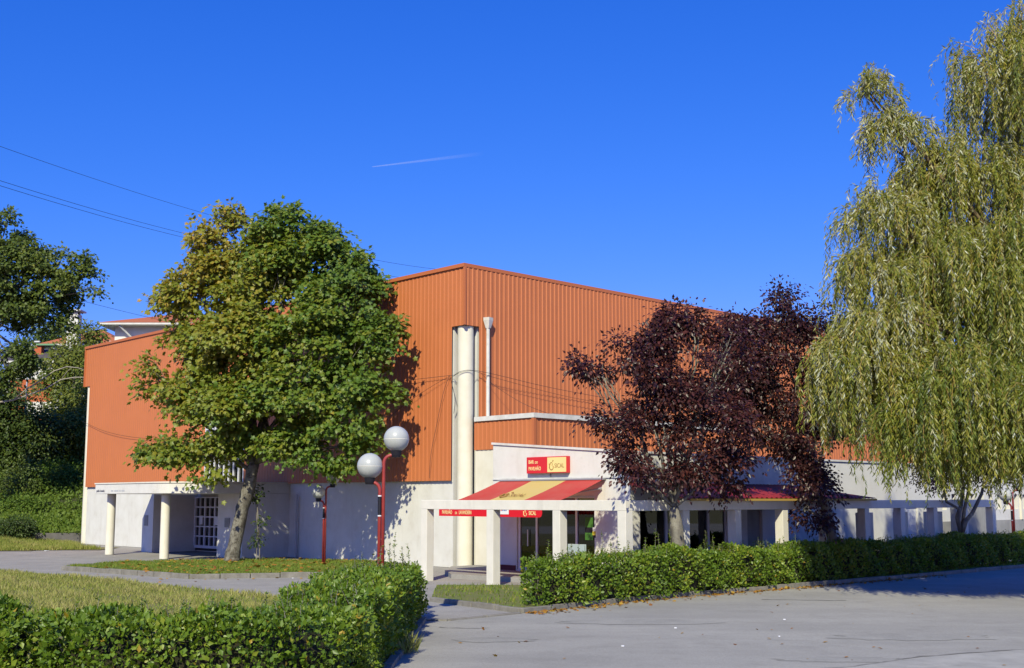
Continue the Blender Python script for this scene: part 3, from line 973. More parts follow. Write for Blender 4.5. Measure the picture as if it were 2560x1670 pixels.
lamp('twin globe lamp rising behind the end of the front hedge, nearest and largest', (-2.65, 23.6, .02), 3.73, 3.18)
lamp('shaded twin globe lamp standing in the lawn beside the maple', (-7.15, 44.4, .10), 3.33, 2.79)
lamp('twin globe lamp half hidden by the willow in front of the slotted wing', (20.1, 46.7, .0), 3.2, 2.68)

# ---------------------------------------------------------------- vegetation builders
OVAL = (np.array([(0, 0, 0), (.30, .42, .07), (0, 1, -.05), (-.30, .42, .07)]), np.array([(0, 1, 2), (0, 2, 3)]))
_mo = [(0, 0), (.40, .0), (.28, .26), (.60, .48), (.28, .56), (0, 1.0), (-.28, .56), (-.60, .48), (-.28, .26), (-.40, .0)]
LOBED = (np.array([(0, .36, .10)] + [(x, y, -.10 * (abs(x) + max(0, y - .5))) for x, y in _mo]),
         np.array([(0, 1 + i, 1 + (i + 1) % 10) for i in range(10)]))
LANCE = (np.array([(0, 0, 0), (.10, .4, .02), (0, 1, 0), (-.10, .4, .02)]), np.array([(0, 1, 2), (0, 2, 3)]))


def unit(a):
    return a / np.maximum(1e-6, np.linalg.norm(a, axis=1, keepdims=True))


def leaves(pos, d, nrm, size, tint, tmpl):
    tv, tf = tmpl
    d = unit(d); side = unit(np.cross(d, nrm)); nn = np.cross(side, d)
    N, K = len(pos), len(tv)
    v = (pos[:, None, :] + size[:, None, None] * (tv[None, :, 0:1] * side[:, None, :] + tv[None, :, 1:2] * d[:, None, :] + tv[None, :, 2:3] * nn[:, None, :]))
    f = (tf[None, :, :] + (np.arange(N) * K)[:, None, None]).reshape(-1, 3)
    return v.reshape(-1, 3), f, np.repeat(tint, K)


def clusters(lobes, n, rg, shell=.55, jit=.13, boughs=0, bough_r=.5):
    if boughs:      # leaves gather on boughs, leaving gaps between them
        bc, bi, bu, bt = clusters(lobes, boughs, rg, shell, jit)
        k = rg.integers(0, boughs, n)
        br = bough_r * rg.uniform(.6, 1.3, boughs)
        off = unit(rg.normal(size=(n, 3))) * (rg.random(n) ** .5 * br[k])[:, None] * np.array([1, 1, .62])
        off[:, 2] -= .35 * (off[:, 0] ** 2 + off[:, 1] ** 2) / bough_r * .6
        return bc[k] + off, bi[k], unit(bu[k] + off / bough_r), bt[k]
    L = np.array(lobes)
    w = (L[:, 3] * L[:, 4] * L[:, 5]) ** .72
    idx = rg.choice(len(L), n, p=w / w.sum())
    u = unit(rg.normal(size=(n, 3)))
    u[:, 2] = np.where((u[:, 2] < -.3) & (rg.random(n) < .35), -u[:, 2], u[:, 2])
    r = shell + (1 - shell) * rg.random(n) ** .6
    r *= 1 + jit * rg.normal(size=n)
    c = L[idx, :3] + u * L[idx, 3:6] * r[:, None]
    return c, idx, u, L[idx, 6]


def crown(lobes, ncl, per, spread, size, rg, tmpl, shell=.55, jit=.13, keep=None, tnoise=.10, flat=.5, cnoise=.12, boughs=0, bough_r=.5):
    c, idx, u, tn = clusters(lobes, ncl, rg, shell, jit, boughs, bough_r)
    tn = np.clip(tn + cnoise * rg.normal(size=ncl), 0, 1)
    if keep is not None:
        k = keep(c); c, idx, u, tn = c[k], idx[k], u[k], tn[k]
    n = len(c)
    off = rg.normal(size=(n, per, 3)) * np.array([spread, spread, spread * flat])
    off[:, :, 2] -= .25 * (off[:, :, 0] ** 2 + off[:, :, 1] ** 2) / spread
    pos = (c[:, None, :] + off).reshape(-1, 3)
    out = unit(off.reshape(-1, 3) + .6 * spread * np.repeat(u, per, 0) + rg.normal(size=(n * per, 3)) * spread * .4)
    out[:, 2] -= .35
    nrm = rg.normal(size=(n * per, 3)) * .5 + np.array([-.12, -.55, .62]) + .40 * np.repeat(u, per, 0)
    sz = size * rg.uniform(.65, 1.2, n * per)
    tt = np.clip(np.repeat(tn, per) + tnoise * rg.normal(size=n * per), 0, 1)
    return leaves(pos, out, nrm, sz, tt, tmpl), c, idx


def limb(b, a, c, r0, r1, rg, n=5, sag=.0, wob=.10, sides=7):
    a, c = np.array(a, float), np.array(c, float)
    L = np.linalg.norm(c - a)
    pts = []
    for i in range(n + 1):
        t = i / n
        p = a + (c - a) * t
        p = p + (rg.normal(size=3) * wob * L * .35 * math.sin(math.pi * t)) + np.array([0, 0, sag * L * math.sin(math.pi * t)])
        pts.append(tuple(p))
    b.tube(pts, [r0 + (r1 - r0) * (i / n) for i in range(n + 1)], sides)
    return pts


def tree(name, label, cat, base, trunk, lobes, ncl, per, spread, size, mleaf, mbark, tmpl=OVAL, seed=1, keep=None, limb_r=.10, twigs=90, group=None, shell=.55, jit=.13, flat=.5, twig_r=.018, cnoise=.12, boughs=0, bough_r=.5):
    rg = np.random.default_rng(seed)
    r = wroot(name, label, cat, base, 0, group)
    bx = np.array(base)
    b = MB()
    pts = [np.array(p[:3]) - bx for p in trunk]; rad = [p[3] for p in trunk]
    # finer trunk with a little unevenness
    P2, R2 = [], []
    for i in range(len(pts) - 1):
        for t in np.linspace(0, 1, 5)[:-1]:
            P2.append(pts[i] * (1 - t) + pts[i + 1] * t + rg.normal(size=3) * .012); R2.append((rad[i] * (1 - t) + rad[i + 1] * t) * rg.uniform(.94, 1.07))
    P2.append(pts[-1]); R2.append(rad[-1])
    b.tube([tuple(p) for p in P2], R2, 12)
    b.build('trunk', mbark, r, smooth=True)
    L = [tuple(np.array(l[:3]) - bx) + tuple(l[3:]) for l in lobes]
    kp = None if keep is None else (lambda c: keep(c + bx))
    (v, f, t), cl, idx = crown(L, ncl, per, spread, size, rg, tmpl, shell, jit, kp, flat=flat, cnoise=cnoise, boughs=boughs, bough_r=bough_r)
    b = MB()
    fork = pts[-1]
    for i, l in enumerate(L):
        lc = np.array(l[:3])
        src = pts[-1] if lc[2] > pts[-1][2] + .3 else pts[-2] * .3 + pts[-1] * .7
        limb(b, src, lc, limb_r * rg.uniform(.6, 1.1), limb_r * .28, rg, 6, .04, .12)
        mine = cl[idx == i]
        if len(mine):
            for c in mine[rg.choice(len(mine), min(len(mine), max(3, twigs // len(L))), replace=False)]:
                limb(b, lc + (fork - lc) * rg.uniform(0, .35), c, twig_r, twig_r * .35, rg, 3, .03, .12, 4)
    b.build('branches', mbark, r, smooth=True)
    np_mesh('crown', v, f, mleaf, r, t)
    return r


def not_in_hall(c):
    p, q = pq(c[:, 0], c[:, 1])
    return ~((p > -.35) & (q < .3))


MAPLE=[(-11.86,46.50,12.98,0.95,1.05,1.38,0.66),(-11.00,46.00,11.53,1.45,1.55,1.20,0.64),(-12.54,46.00,10.64,1.45,1.55,1.54,0.60),(-13.64,46.20,10.50,0.77,0.87,0.77,0.64),(-8.51,45.60,12.86,1.61,1.71,1.36,0.30),(-7.04,45.20,11.72,1.26,1.36,1.18,0.27),(-9.04,45.00,10.98,1.51,1.61,1.51,0.38),(-6.49,44.60,9.88,1.66,1.76,1.66,0.25),(-5.38,43.60,7.89,1.13,0.89,1.78,0.23),(-7.70,44.40,8.66,1.98,2.08,1.65,0.34),(-10.68,45.00,8.57,1.84,1.94,1.67,0.54),(-12.95,45.30,8.10,1.35,1.45,1.35,0.51),(-13.36,45.20,6.21,1.26,1.36,1.01,0.48),(-10.96,44.40,5.98,1.49,1.59,1.32,0.45),(-8.36,43.80,6.10,1.79,1.89,1.47,0.34),(-6.31,43.20,6.21,1.45,1.26,1.45,0.25),(-4.91,43.00,6.11,0.72,0.53,1.44,0.23),(-9.01,44.00,4.47,1.80,1.16,0.82,0.34),(-6.52,43.20,4.44,1.28,0.76,0.72,0.25),(-13.40,45.00,4.35,1.09,0.97,0.67,0.41),(-11.78,44.60,4.17,1.16,0.96,0.66,0.41),(-14.39,45.60,7.62,0.59,0.69,0.68,0.57),(-10.14,45.30,11.39,1.01,1.11,1.35,0.50),(-9.90,45.60,12.68,0.76,0.86,1.02,0.42),(-10.73,45.00,10.29,1.17,1.27,1.00,0.53),]
PLUM1=[(1.81,31.00,6.16,0.44,0.34,0.18,0.50),(2.44,31.00,5.92,0.46,0.52,0.32,0.50),(3.29,31.20,6.36,0.87,0.97,0.70,0.50),(4.38,31.40,6.74,0.93,1.03,0.82,0.50),(5.15,31.40,7.22,0.47,0.57,0.58,0.50),(5.51,31.20,6.00,0.93,1.03,0.93,0.50),(4.07,31.00,5.51,1.04,1.14,0.81,0.50),(2.74,30.60,4.67,0.80,0.62,0.40,0.50),(3.77,30.60,4.33,1.02,0.99,0.68,0.50),(5.21,31.00,4.58,1.15,1.25,0.92,0.50),(3.07,30.60,3.47,0.68,0.77,0.51,0.50),(4.61,31.00,3.31,1.15,0.92,0.63,0.50),(5.82,31.30,3.44,0.70,0.80,0.70,0.50),(4.25,31.00,2.63,0.81,0.46,0.35,0.50),(4.97,31.30,7.44,0.29,0.39,0.47,0.50),(4.37,31.30,7.38,0.26,0.36,0.41,0.50),(6.03,31.40,6.74,0.70,0.80,0.70,0.55),]
PLUM2=[(8.44,36.60,8.56,0.48,0.58,0.82,0.40),(7.86,36.60,7.58,0.95,1.05,0.82,0.40),(9.04,36.60,7.72,0.82,0.92,0.95,0.40),(9.81,36.60,8.28,0.61,0.71,0.54,0.40),(7.20,36.20,6.43,0.94,1.04,0.94,0.40),(8.42,36.20,6.15,1.21,1.31,1.08,0.40),(9.60,36.60,6.06,0.82,0.92,1.09,0.40),(7.93,36.00,4.78,1.20,1.14,0.80,0.40),(9.37,36.40,4.54,0.95,1.05,0.95,0.40),(6.97,36.20,7.94,0.40,0.50,0.47,0.40),(8.91,35.80,3.31,0.80,0.90,0.80,0.40),(9.61,36.00,2.91,0.67,0.77,0.80,0.40),(8.96,35.60,2.12,0.60,0.58,0.46,0.40),(6.74,36.00,5.59,0.94,1.04,0.94,0.45),(7.35,36.20,6.97,0.81,0.91,0.81,0.45),(8.87,36.60,8.98,0.34,0.44,0.54,0.40),(10.25,36.80,7.19,0.62,0.72,0.82,0.40),(10.12,36.60,4.96,0.68,0.78,0.95,0.40),]
PLUM3=[(16.46,42.50,4.25,1.58,1.13,0.79,0.60),(17.70,42.50,3.77,1.11,1.13,0.79,0.60),(15.56,42.30,3.45,0.79,0.89,0.63,0.60),(16.82,42.50,5.20,1.42,1.33,0.95,0.60),]
LEFT=[(-31.39,70.00,19.50,1.43,1.53,1.56,0.50),(-30.11,70.00,18.13,1.30,1.40,1.30,0.50),(-29.39,70.00,17.05,0.91,1.01,1.04,0.50),(-31.48,70.00,16.24,1.56,1.66,1.82,0.40),(-28.95,70.50,17.43,0.79,0.89,0.92,0.50),(-28.33,71.00,17.26,1.32,1.42,1.19,0.60),(-26.94,71.00,16.43,1.06,1.16,1.32,0.50),(-26.36,71.00,15.48,0.66,0.76,0.66,0.50),(-28.79,71.00,15.61,1.58,1.68,1.32,0.50),(-30.43,70.00,14.09,1.56,1.66,1.56,0.40),(-28.98,71.00,14.12,1.32,1.30,0.92,0.50),(-30.82,70.00,11.42,1.56,1.66,1.82,0.40),(-33.11,70.00,14.62,2.08,2.18,3.90,0.40),(-32.80,70.00,18.41,1.82,1.92,2.34,0.40),(-29.76,70.00,11.42,1.17,1.27,1.04,0.40),(-30.46,70.00,9.57,1.30,1.40,1.04,0.40),(-29.66,70.50,13.09,1.05,1.15,0.92,0.45),]
IVY=[(-32.99,88.00,14.71,1.24,1.34,1.31,0.75),(-33.51,87.00,12.60,1.78,1.88,1.62,0.75),(-31.65,86.00,12.15,1.44,1.54,1.92,0.70),(-34.18,86.00,10.86,1.44,1.54,1.28,0.75),(-31.43,84.00,9.40,1.87,1.97,1.87,0.65),(-32.13,82.00,7.39,2.13,2.23,1.83,0.60),(-29.82,82.00,7.09,1.37,1.47,2.13,0.60),(-34.56,86.00,12.15,1.12,1.22,0.96,0.70),(-32.35,88.00,15.05,0.82,0.92,0.82,0.75),]
DARKL=[(-35.29,80.00,8.47,1.78,1.88,2.68,0.20),(-33.67,80.00,6.08,1.78,1.88,2.38,0.25),(-32.96,82.00,5.56,1.83,1.93,1.83,0.30),(-35.10,80.00,4.90,1.78,1.88,2.38,0.25),(-33.14,80.00,7.28,1.49,1.59,1.78,0.25),(-36.72,80.00,7.28,2.08,2.18,3.87,0.20),]
SHRUBL=[(-32.29,77.00,3.67,1.72,1.77,1.29,0.40),(-30.70,78.00,3.97,1.45,1.55,1.16,0.50),(-28.67,67.20,0.93,1.05,0.88,0.60,0.15),(-30.95,74.00,1.99,1.38,1.17,0.83,0.60),]


tree('maple_tree', 'large maple turning from yellow to dark green, on the round lawn before the hall', 'tree', (-10.95, 45.6, .08),
     [(-10.95, 45.6, .08, .34), (-10.85, 45.55, .6, .27), (-10.6, 45.5, 1.9, .25), (-10.3, 45.4, 3.0, .25), (-10.1, 45.3, 3.9, .22)],
     MAPLE, 3700, 17, .20, .185, M['maple'], M['bark'], LOBED, 3, not_in_hall, limb_r=.11, twigs=150, twig_r=.02, boughs=330, bough_r=.72, shell=.62, cnoise=.05)
tree('plum_tree', 'purple leaved plum with wide crown, nearest the bar sign', 'tree', (4.5, 31.3, .05),
     [(4.5, 31.3, .05, .22), (4.5, 31.3, .9, .18), (4.42, 31.25, 1.7, .19), (4.35, 31.2, 2.3, .13)],
     PLUM1, 1250, 18, .16, .125, M['plum'], M['barkdark'], OVAL, 5, None, limb_r=.055, twigs=150, group='purple plum trees along the hedge', shell=.35, jit=.13, flat=.8, twig_r=.014, boughs=105, bough_r=.38, cnoise=.18)
tree('plum_tree', 'darker tall purple plum between the first plum and the willow', 'tree', (10.1, 36.7, .05),
     [(10.1, 36.7, .05, .2), (10.1, 36.7, 1.2, .16), (9.9, 36.6, 2.2, .15), (9.4, 36.5, 3.0, .12)],
     PLUM2, 2000, 18, .17, .125, M['plum'], M['barkdark'], OVAL, 6, None, limb_r=.06, twigs=130, group='purple plum trees along the hedge', shell=.35, jit=.13, flat=.8, twig_r=.014, boughs=190, bough_r=.45, cnoise=.18)
tree('plum_tree', 'small forked tree under the willow in front of the grey screen wall', 'tree', (16.4, 42.9, .05),
     [(16.4, 42.9, .05, .19), (16.45, 42.9, .8, .16), (16.5, 42.8, 1.25, .15)],
     PLUM3, 650, 20, .2, .10, M['plum'], M['barkdark'], OVAL, 7, None, limb_r=.09, twigs=90, group='purple plum trees along the hedge', shell=.3, jit=.2, twig_r=.012)
tree('broadleaf_tree', 'tall green tree reaching in from the left edge against the sky', 'tree', (-34.0, 70.5, .6),
     [(-34, 70.5, .6, .5), (-33.8, 70.4, 5, .42), (-33.0, 70.2, 10, .34), (-32.0, 70.2, 14, .26)],
     LEFT, 1400, 17, .26, .20, M['tree'], M['bark'], LOBED, 8, None, limb_r=.12, twigs=110, shell=.45, jit=.2, twig_r=.02, boughs=95, bough_r=.72)
tree('ivy_tree', 'ivy covered tree beside the top left corner of the hall', 'tree', (-32.3, 84.5, 5.8),
     [(-32.3, 84.5, 5.8, .4), (-32.3, 85, 9, .3), (-32.8, 86, 12, .2)],
     IVY, 900, 20, .42, .26, M['tree'], M['bark'], OVAL, 9, None, limb_r=.1, twigs=40, shell=.6)
tree('shade_tree', 'dense dark tree standing in shade at the left edge above the bank', 'tree', (-34.2, 80, 2.6),
     [(-34.2, 80, 2.6, .4), (-34.2, 80, 4.5, .3), (-34.0, 80, 6.0, .2)],
     DARKL, 1500, 20, .42, .24, M['tree'], M['bark'], OVAL, 10, None, limb_r=.09, twigs=40, shell=.4)
rg0 = np.random.default_rng(77)


def shrub(name, label, lobes, ncl, per, spread, size, mleaf, seed, cat='shrub', z=None):
    rg = np.random.default_rng(seed)
    L = np.array(lobes); base = (float(L[:, 0].mean()), float(L[:, 1].mean()), float(z if z is not None else L[:, 2].min() - .6))
    r = wroot(name, label, cat, base)
    LL = [tuple(np.array(l[:3]) - np.array(base)) + tuple(l[3:]) for l in lobes]
    (v, f, t), cl, idx = crown(LL, ncl, per, spread, size, rg, OVAL, .4, .15)
    np_mesh('foliage', v, f, mleaf, r, t)
    b = MB()
    for c in cl[rg.choice(len(cl), min(24, len(cl)), replace=False)]:
        limb(b, (rg.normal() * .08, rg.normal() * .08, 0), c, .025, .008, rg, 3, 0, .1, 4)
    b.build('stems', M['barkdark'], r)
    return r


shrub('shrub', 'bramble thicket on the bank below the shade tree', SHRUBL[:1], 260, 18, .35, .17, M['tree'], 21, z=1.2)
shrub('shrub', 'sunlit bramble thicket on the bank next to the end of the hall', SHRUBL[1:2], 260, 18, .35, .18, M['scrub'], 22, z=1.6)
shrub('shrub', 'low dark round shrub on the bank lawn beside the retaining wall', SHRUBL[2:3], 240, 18, .2, .13, M['tree'], 23, z=.02)
shrub('shrub', 'bright green bush on the bank behind the retaining wall', SHRUBL[3:4], 240, 18, .32, .17, M['scrub'], 24, z=.6)
shrub('conifer', 'distant dark green treetops showing between the tree and the houses', [(-50.5, 125, 19.6, 2.6, 2.4, 2.2, .3), (-47.5, 126, 18.9, 1.8, 1.8, 1.8, .3)], 320, 18, .5, .35, M['tree'], 25, 'tree', z=14)

# scrub covering the bank
n = 13000
rg = np.random.default_rng(31)
d = rg.random(n) ** 1.1 * 40
Y = 68.3 + d
R = -24.9 + (Y - 66.8) * 1.043 - 1.3
x = R - rg.random(n) ** 1.2 * 26
hz = hill_z(d) * np.minimum(1, .72 + .28 * np.minimum(1, (R - x) / 4))
bushy = np.clip((d - 7) / 12, 0, 1)
lump = np.clip(np.sin(x * 1.1 + 2) * np.cos(Y * .8) + .4 + .5 * rg.normal(size=n), 0, 2)
per = 11
pos = np.repeat(np.stack([x, Y, hz + .05], 1), per, 0)
b_ = np.repeat(bushy, per); lu = np.repeat(lump, per)
pos += rg.normal(size=(n * per, 3)) * np.array([.35, .35, .0])
pos[:, 2] += rg.random(n * per) * (.25 + 1.9 * b_ * lu)
dd = rg.normal(size=(n * per, 3)) * .6 + np.array([0, -.2, .7]) * (1 - .7 * b_)[:, None]
nr = rg.normal(size=(n * per, 3)) * .45 + np.array([-.1, -.7, .7])
v, f, t = leaves(pos, dd, nr, rg.uniform(.10, .27, n * per), np.clip(.75 - .5 * b_ + .15 * rg.normal(size=n * per), 0, 1), OVAL)
tag(np_mesh('bank_scrub', v, f, M['scrub'], None, t), kind='stuff')

# dead branch hanging out of the left tree towards the hall
b = MB()
for pts, r0 in (([(-22.9, 50, 7.0), (-22.3, 50, 6.7), (-21.8, 50.2, 6.8), (-21.1, 50.4, 7.1), (-20.5, 50.5, 7.35), (-19.9, 50.6, 7.75), (-19.3, 50.6, 7.85), (-18.8, 50.6, 7.85)], .05),
                ([(-21.8, 50.2, 6.8), (-21.2, 50.2, 7.3), (-20.6, 50.2, 7.7), (-20.1, 50.3, 8.1), (-19.6, 50.4, 8.3), (-19.1, 50.4, 8.25), (-18.8, 50.4, 8.15)], .035),
                ([(-19.9, 50.6, 7.75), (-19.6, 50.5, 8.1), (-19.4, 50.5, 8.3)], .02), ([(-22.9, 50, 7.0), (-22.6, 50.1, 7.4), (-21.9, 50.1, 7.35), (-21.5, 50.1, 7.1)], .03),
                ([(-24.6, 52.1, 8.4), (-23.8, 51, 7.7), (-22.9, 50, 7.0)], .07)):
    pts = [(p[0] * 70 / p[1] if False else p[0] * 1.40, p[1] * 1.40, 2.5 + (p[2] - 2.5) * 1.40) for p in pts]
    b.tube(pts, [1.4 * r0 * (1 - .6 * i / (len(pts) - 1)) for i in range(len(pts))], 6)
tr = [o for o in bpy.data.objects if o.name == 'broadleaf_tree'][0]
o = b.build('dead_branch', M['deadwood'], tr, smooth=True)
o.location = -Vector(tr.location)

# sapling tied to a stake beside the maple
sp = wroot('sapling', 'thin dark sapling on a stake right beside the maple trunk', 'sapling', (-10.15, 45.9, .08))
b = MB(); b.tube([(0.25, .0, 0), (.18, 0, 1.2), (.05, 0, 2.6)], .022, 6); b.build('stake', M['barkdark'], sp)
b = MB(); b.tube([(.1, .05, 0), (.12, .05, 1.2), (.02, .05, 2.2), (-.05, 0, 3.2)], [.02, .018, .014, .008], 6); b.build('stem', M['barkdark'], sp)
(v, f, t), _, _ = crown([(0, 0, 2.7, .28, .25, .45, .1), (.3, 0, 1.6, .25, .2, .3, .1), (.2, 0, .9, .3, .2, .3, .1)], 34, 9, .10, .13, np.random.default_rng(5), OVAL)
np_mesh('foliage', v, f, M['tree'], sp, t)


# ---------------------------------------------------------------- hedges
def hedge(name, label, path, hw, h, dens, size, seed, sprigs=(), group=None, tint=.42, tint_at=None, z=0.03, round0=True):
    """clipped hedge along a polyline: solid core coloured as dark inner shade, leaf shell, woody stems, and tall young shoots"""
    rg = np.random.default_rng(seed)
    pts = [np.array(p, float) for p in path]
    base = (float(pts[0][0]), float(pts[0][1]), z)
    r = wroot(name, label, 'hedge', base, 0, group)
    B = np.array(base)
    segs = [(pts[i], pts[i + 1]) for i in range(len(pts) - 1)]
    Ls = [np.linalg.norm(b - a) for a, b in segs]
    tot = sum(Ls)
    cum = np.concatenate([[0], np.cumsum(Ls)])

    def at(s):
        i = np.clip(np.searchsorted(cum, s, side='right') - 1, 0, len(segs) - 1)
        A = np.array([segs[k][0] for k in range(len(segs))])[i]
        Dv = np.array([(segs[k][1] - segs[k][0]) / Ls[k] for k in range(len(segs))])
        Tv = np.concatenate([Dv[:1], Dv[:-1] + Dv[1:], Dv[-1:]]); Tv /= np.linalg.norm(Tv, axis=1, keepdims=True)
        t = ((s - cum[i]) / np.array(Ls)[i])[:, None]
        T = Tv[i] * (1 - t) + Tv[i + 1] * t
        return A + Dv[i] * (s - cum[i])[:, None], T / np.linalg.norm(T, axis=1, keepdims=True)
    hfun = lambda s: h * (1 + .05 * np.sin(s * 1.9 + seed) + .05 * np.sin(s * .77 + 2 * seed) + .035 * np.sin(s * 4.3))
    sprigs = list(sprigs) + [(rg.random() * tot, rg.uniform(.03, .2), rg.uniform(-hw, hw) * .8) for _ in range(int(tot * 11))]
    # shell
    per_len = 2 * h + 2 * hw + .6
    n = int(tot * per_len * dens)
    s = rg.random(n) * tot
    c, D = at(s)
    Nn = np.stack([D[:, 1], -D[:, 0]], 1)
    hh = hfun(s)
    u = rg.random(n) * (2 * h + 2 * hw)          # run round the profile: side, top, side
    lat = np.where(u < h, -hw, np.where(u < h + 2 * hw, u - h - hw, hw))
    zz = np.where(u < h, u / h, np.where(u < h + 2 * hw, 1.0, (2 * h + 2 * hw - u) / h))
    # rounded shoulders and a depth of leaves
    inward = np.abs(rg.normal(size=n)) * .11
    bulge = .08 * np.sin(s * 2.3 + zz * 3 + seed) + .06 * np.sin(s * 5.1 + zz * 7 + lat) + .05 * np.sin(s * 9.7 + lat * 8 + zz * 5 + seed)
    side = (zz < .999)
    lat2 = np.where(side, np.sign(lat) * (hw + bulge - inward - .12 * np.clip(zz - .75, 0, 1) * 2 - .10 * np.clip(.2 - zz, 0, 1) * 3), lat * .93)
    z2 = np.where(side, zz * hh, hh - inward * .9 + bulge * .6 - .10 * (np.abs(lat) / hw) ** 3)
    endr = np.minimum(s, tot - s)
    shrink = np.clip(endr / .5, .25, 1) ** .5
    lat2 = lat2 * shrink
    pos = np.stack([c[:, 0] + Nn[:, 0] * lat2, c[:, 1] + Nn[:, 1] * lat2, z2 * (.86 + .14 * shrink)], 1)
    # end caps
    for e, sg in ((0, -1), (1, 1)):
        m = int(2 * hw * h * dens)
        a, dv = at(np.full(m, 1e-4 if e == 0 else tot - 1e-4))
        nn = np.stack([dv[:, 1], -dv[:, 0]], 1)
        la = rg.uniform(-hw, hw, m); zc = rg.random(m) * h
        o = sg * (.30 * (1 - (la / hw) ** 2) - np.abs(rg.normal(size=m)) * .1)
        pe = np.stack([a[:, 0] + nn[:, 0] * la * .9 + dv[:, 0] * o, a[:, 1] + nn[:, 1] * la * .9 + dv[:, 1] * o, zc], 1)
        pos = np.concatenate([pos, pe]); s = np.concatenate([s, np.full(m, 0 if e == 0 else tot)])
        Nn = np.concatenate([Nn, dv * sg]); lat2 = np.concatenate([lat2, np.ones(m)]); side = np.concatenate([side, np.ones(m, bool)])
    m = len(pos)
    outn = np.stack([Nn[:, 0] * np.sign(lat2), Nn[:, 1] * np.sign(lat2), np.zeros(m)], 1) * side[:, None] + np.array([0, 0, 1.0]) * (~side)[:, None]
    dirs = rg.normal(size=(m, 3)) * .6 + outn * .55 + np.array([0, 0, .45])
    nrm = rg.normal(size=(m, 3)) * .5 + outn * .55 + np.array([-.1, -.3, .5])
    tn = np.full(m, tint) + .17 * rg.normal(size=m) + .10 * np.sin(s * 2.9 + seed)
    tn = np.where(rg.random(m) < .012, 1.0, np.clip(tn, 0, .86))
    if tint_at is not None:
        for s0, w, amt in tint_at: tn = np.clip(tn + amt * np.exp(-((s - s0) / w) ** 2), 0, 1)
    # thin and bare spots
    bare = np.sin(s * 3.7 + pos[:, 2] * 6 + seed) + np.sin(s * 7.9 - pos[:, 2] * 9.3 + 2 * seed) + .8 * np.sin(s * 13.1 + lat2 * 9 + pos[:, 2] * 4)
    keep_ = (rg.random(m) < np.clip(.35 + pos[:, 2] * 2.6, 0, 1)) & (rg.random(m) > np.clip((bare - .95) * 1.0, 0, .92))
    pos, dirs, nrm, tn, s = pos[keep_], dirs[keep_], nrm[keep_], tn[keep_], s[keep_]; m = len(pos)
    pos[:, :2] -= B[:2]
    V, F_, T_ = leaves(pos, dirs, nrm, size * rg.uniform(.35, 1.4, m) * np.where(rg.random(m) < .06, 1.35, 1.0), tn, OVAL)
    # young shoots
    SV, SF, ST = [], [], []
    b = MB()
    off = 0
    for s0, hgt, lt in sprigs:
        c0, D0 = at(np.array([s0]))
        nx, ny = D0[0, 1], -D0[0, 0]
        bp = np.array([c0[0, 0] + nx * lt - B[0], c0[0, 1] + ny * lt - B[1], h * .9])
        tip = bp + np.array([rg.normal() * .05, rg.normal() * .05, hgt + .1])
        b.tube([tuple(bp), tuple((bp + tip) / 2 + rg.normal(size=3) * .015), tuple(tip)], [.006, .005, .003], 4)
        k = int(10 + hgt * 42)
        tt = rg.random(k) ** .8
        pp = bp + (tip - bp) * tt[:, None] + rg.normal(size=(k, 3)) * .01
        an = np.arange(k) * 2.4 + rg.random()
        dr = np.stack([np.cos(an), np.sin(an), np.full(k, .55)], 1)
        v, f, t = leaves(pp, dr, np.tile([0, 0, 1.0], (k, 1)) + rg.normal(size=(k, 3)) * .3, size * rg.uniform(.6, 1.2, k) * (1.1 - .4 * tt), np.clip(.55 + .15 * rg.normal(size=k), 0, .9), OVAL)
        SV.append(v); SF.append(f + off); ST.append(t); off += len(v)
    np_mesh('foliage', V, F_, M['hedge'], r, T_)
    if SV:
        np_mesh('shoot_leaves', np.concatenate(SV), np.concatenate(SF), M['hedge'], r, np.concatenate(ST))
    # stems
    for s0 in np.arange(.2, tot, .42):
        c0, D0 = at(np.array([s0]))
        q = c0[0] - B[:2] + rg.normal(size=2) * .1
        for _ in range(2):
            limb(b, (q[0], q[1], -.06), (q[0] + rg.normal() * .2, q[1] + rg.normal() * .2, h * .75), .022, .01, rg, 3, 0, .12, 5)
    b.build('stems', M['barkdark'], r)
    # solid core painted dark for the shade inside, kept well within the leaves
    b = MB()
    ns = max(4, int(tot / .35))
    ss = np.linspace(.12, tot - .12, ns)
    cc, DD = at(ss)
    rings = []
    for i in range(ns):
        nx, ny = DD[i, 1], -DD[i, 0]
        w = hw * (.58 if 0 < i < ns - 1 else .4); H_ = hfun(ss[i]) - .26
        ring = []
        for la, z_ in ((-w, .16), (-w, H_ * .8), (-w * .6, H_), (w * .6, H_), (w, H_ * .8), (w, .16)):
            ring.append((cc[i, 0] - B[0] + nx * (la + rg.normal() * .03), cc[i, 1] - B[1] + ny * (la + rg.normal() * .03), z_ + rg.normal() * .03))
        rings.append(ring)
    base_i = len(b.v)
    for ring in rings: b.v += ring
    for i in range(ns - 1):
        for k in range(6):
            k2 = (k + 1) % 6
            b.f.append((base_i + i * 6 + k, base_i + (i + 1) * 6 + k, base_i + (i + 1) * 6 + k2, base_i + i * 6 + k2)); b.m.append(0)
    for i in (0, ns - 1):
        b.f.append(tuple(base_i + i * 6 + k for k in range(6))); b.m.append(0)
    b.build('twigs', M['hedgecore'], r)  # one closed hull standing for dark inner shade, no modelled twigs
    return r


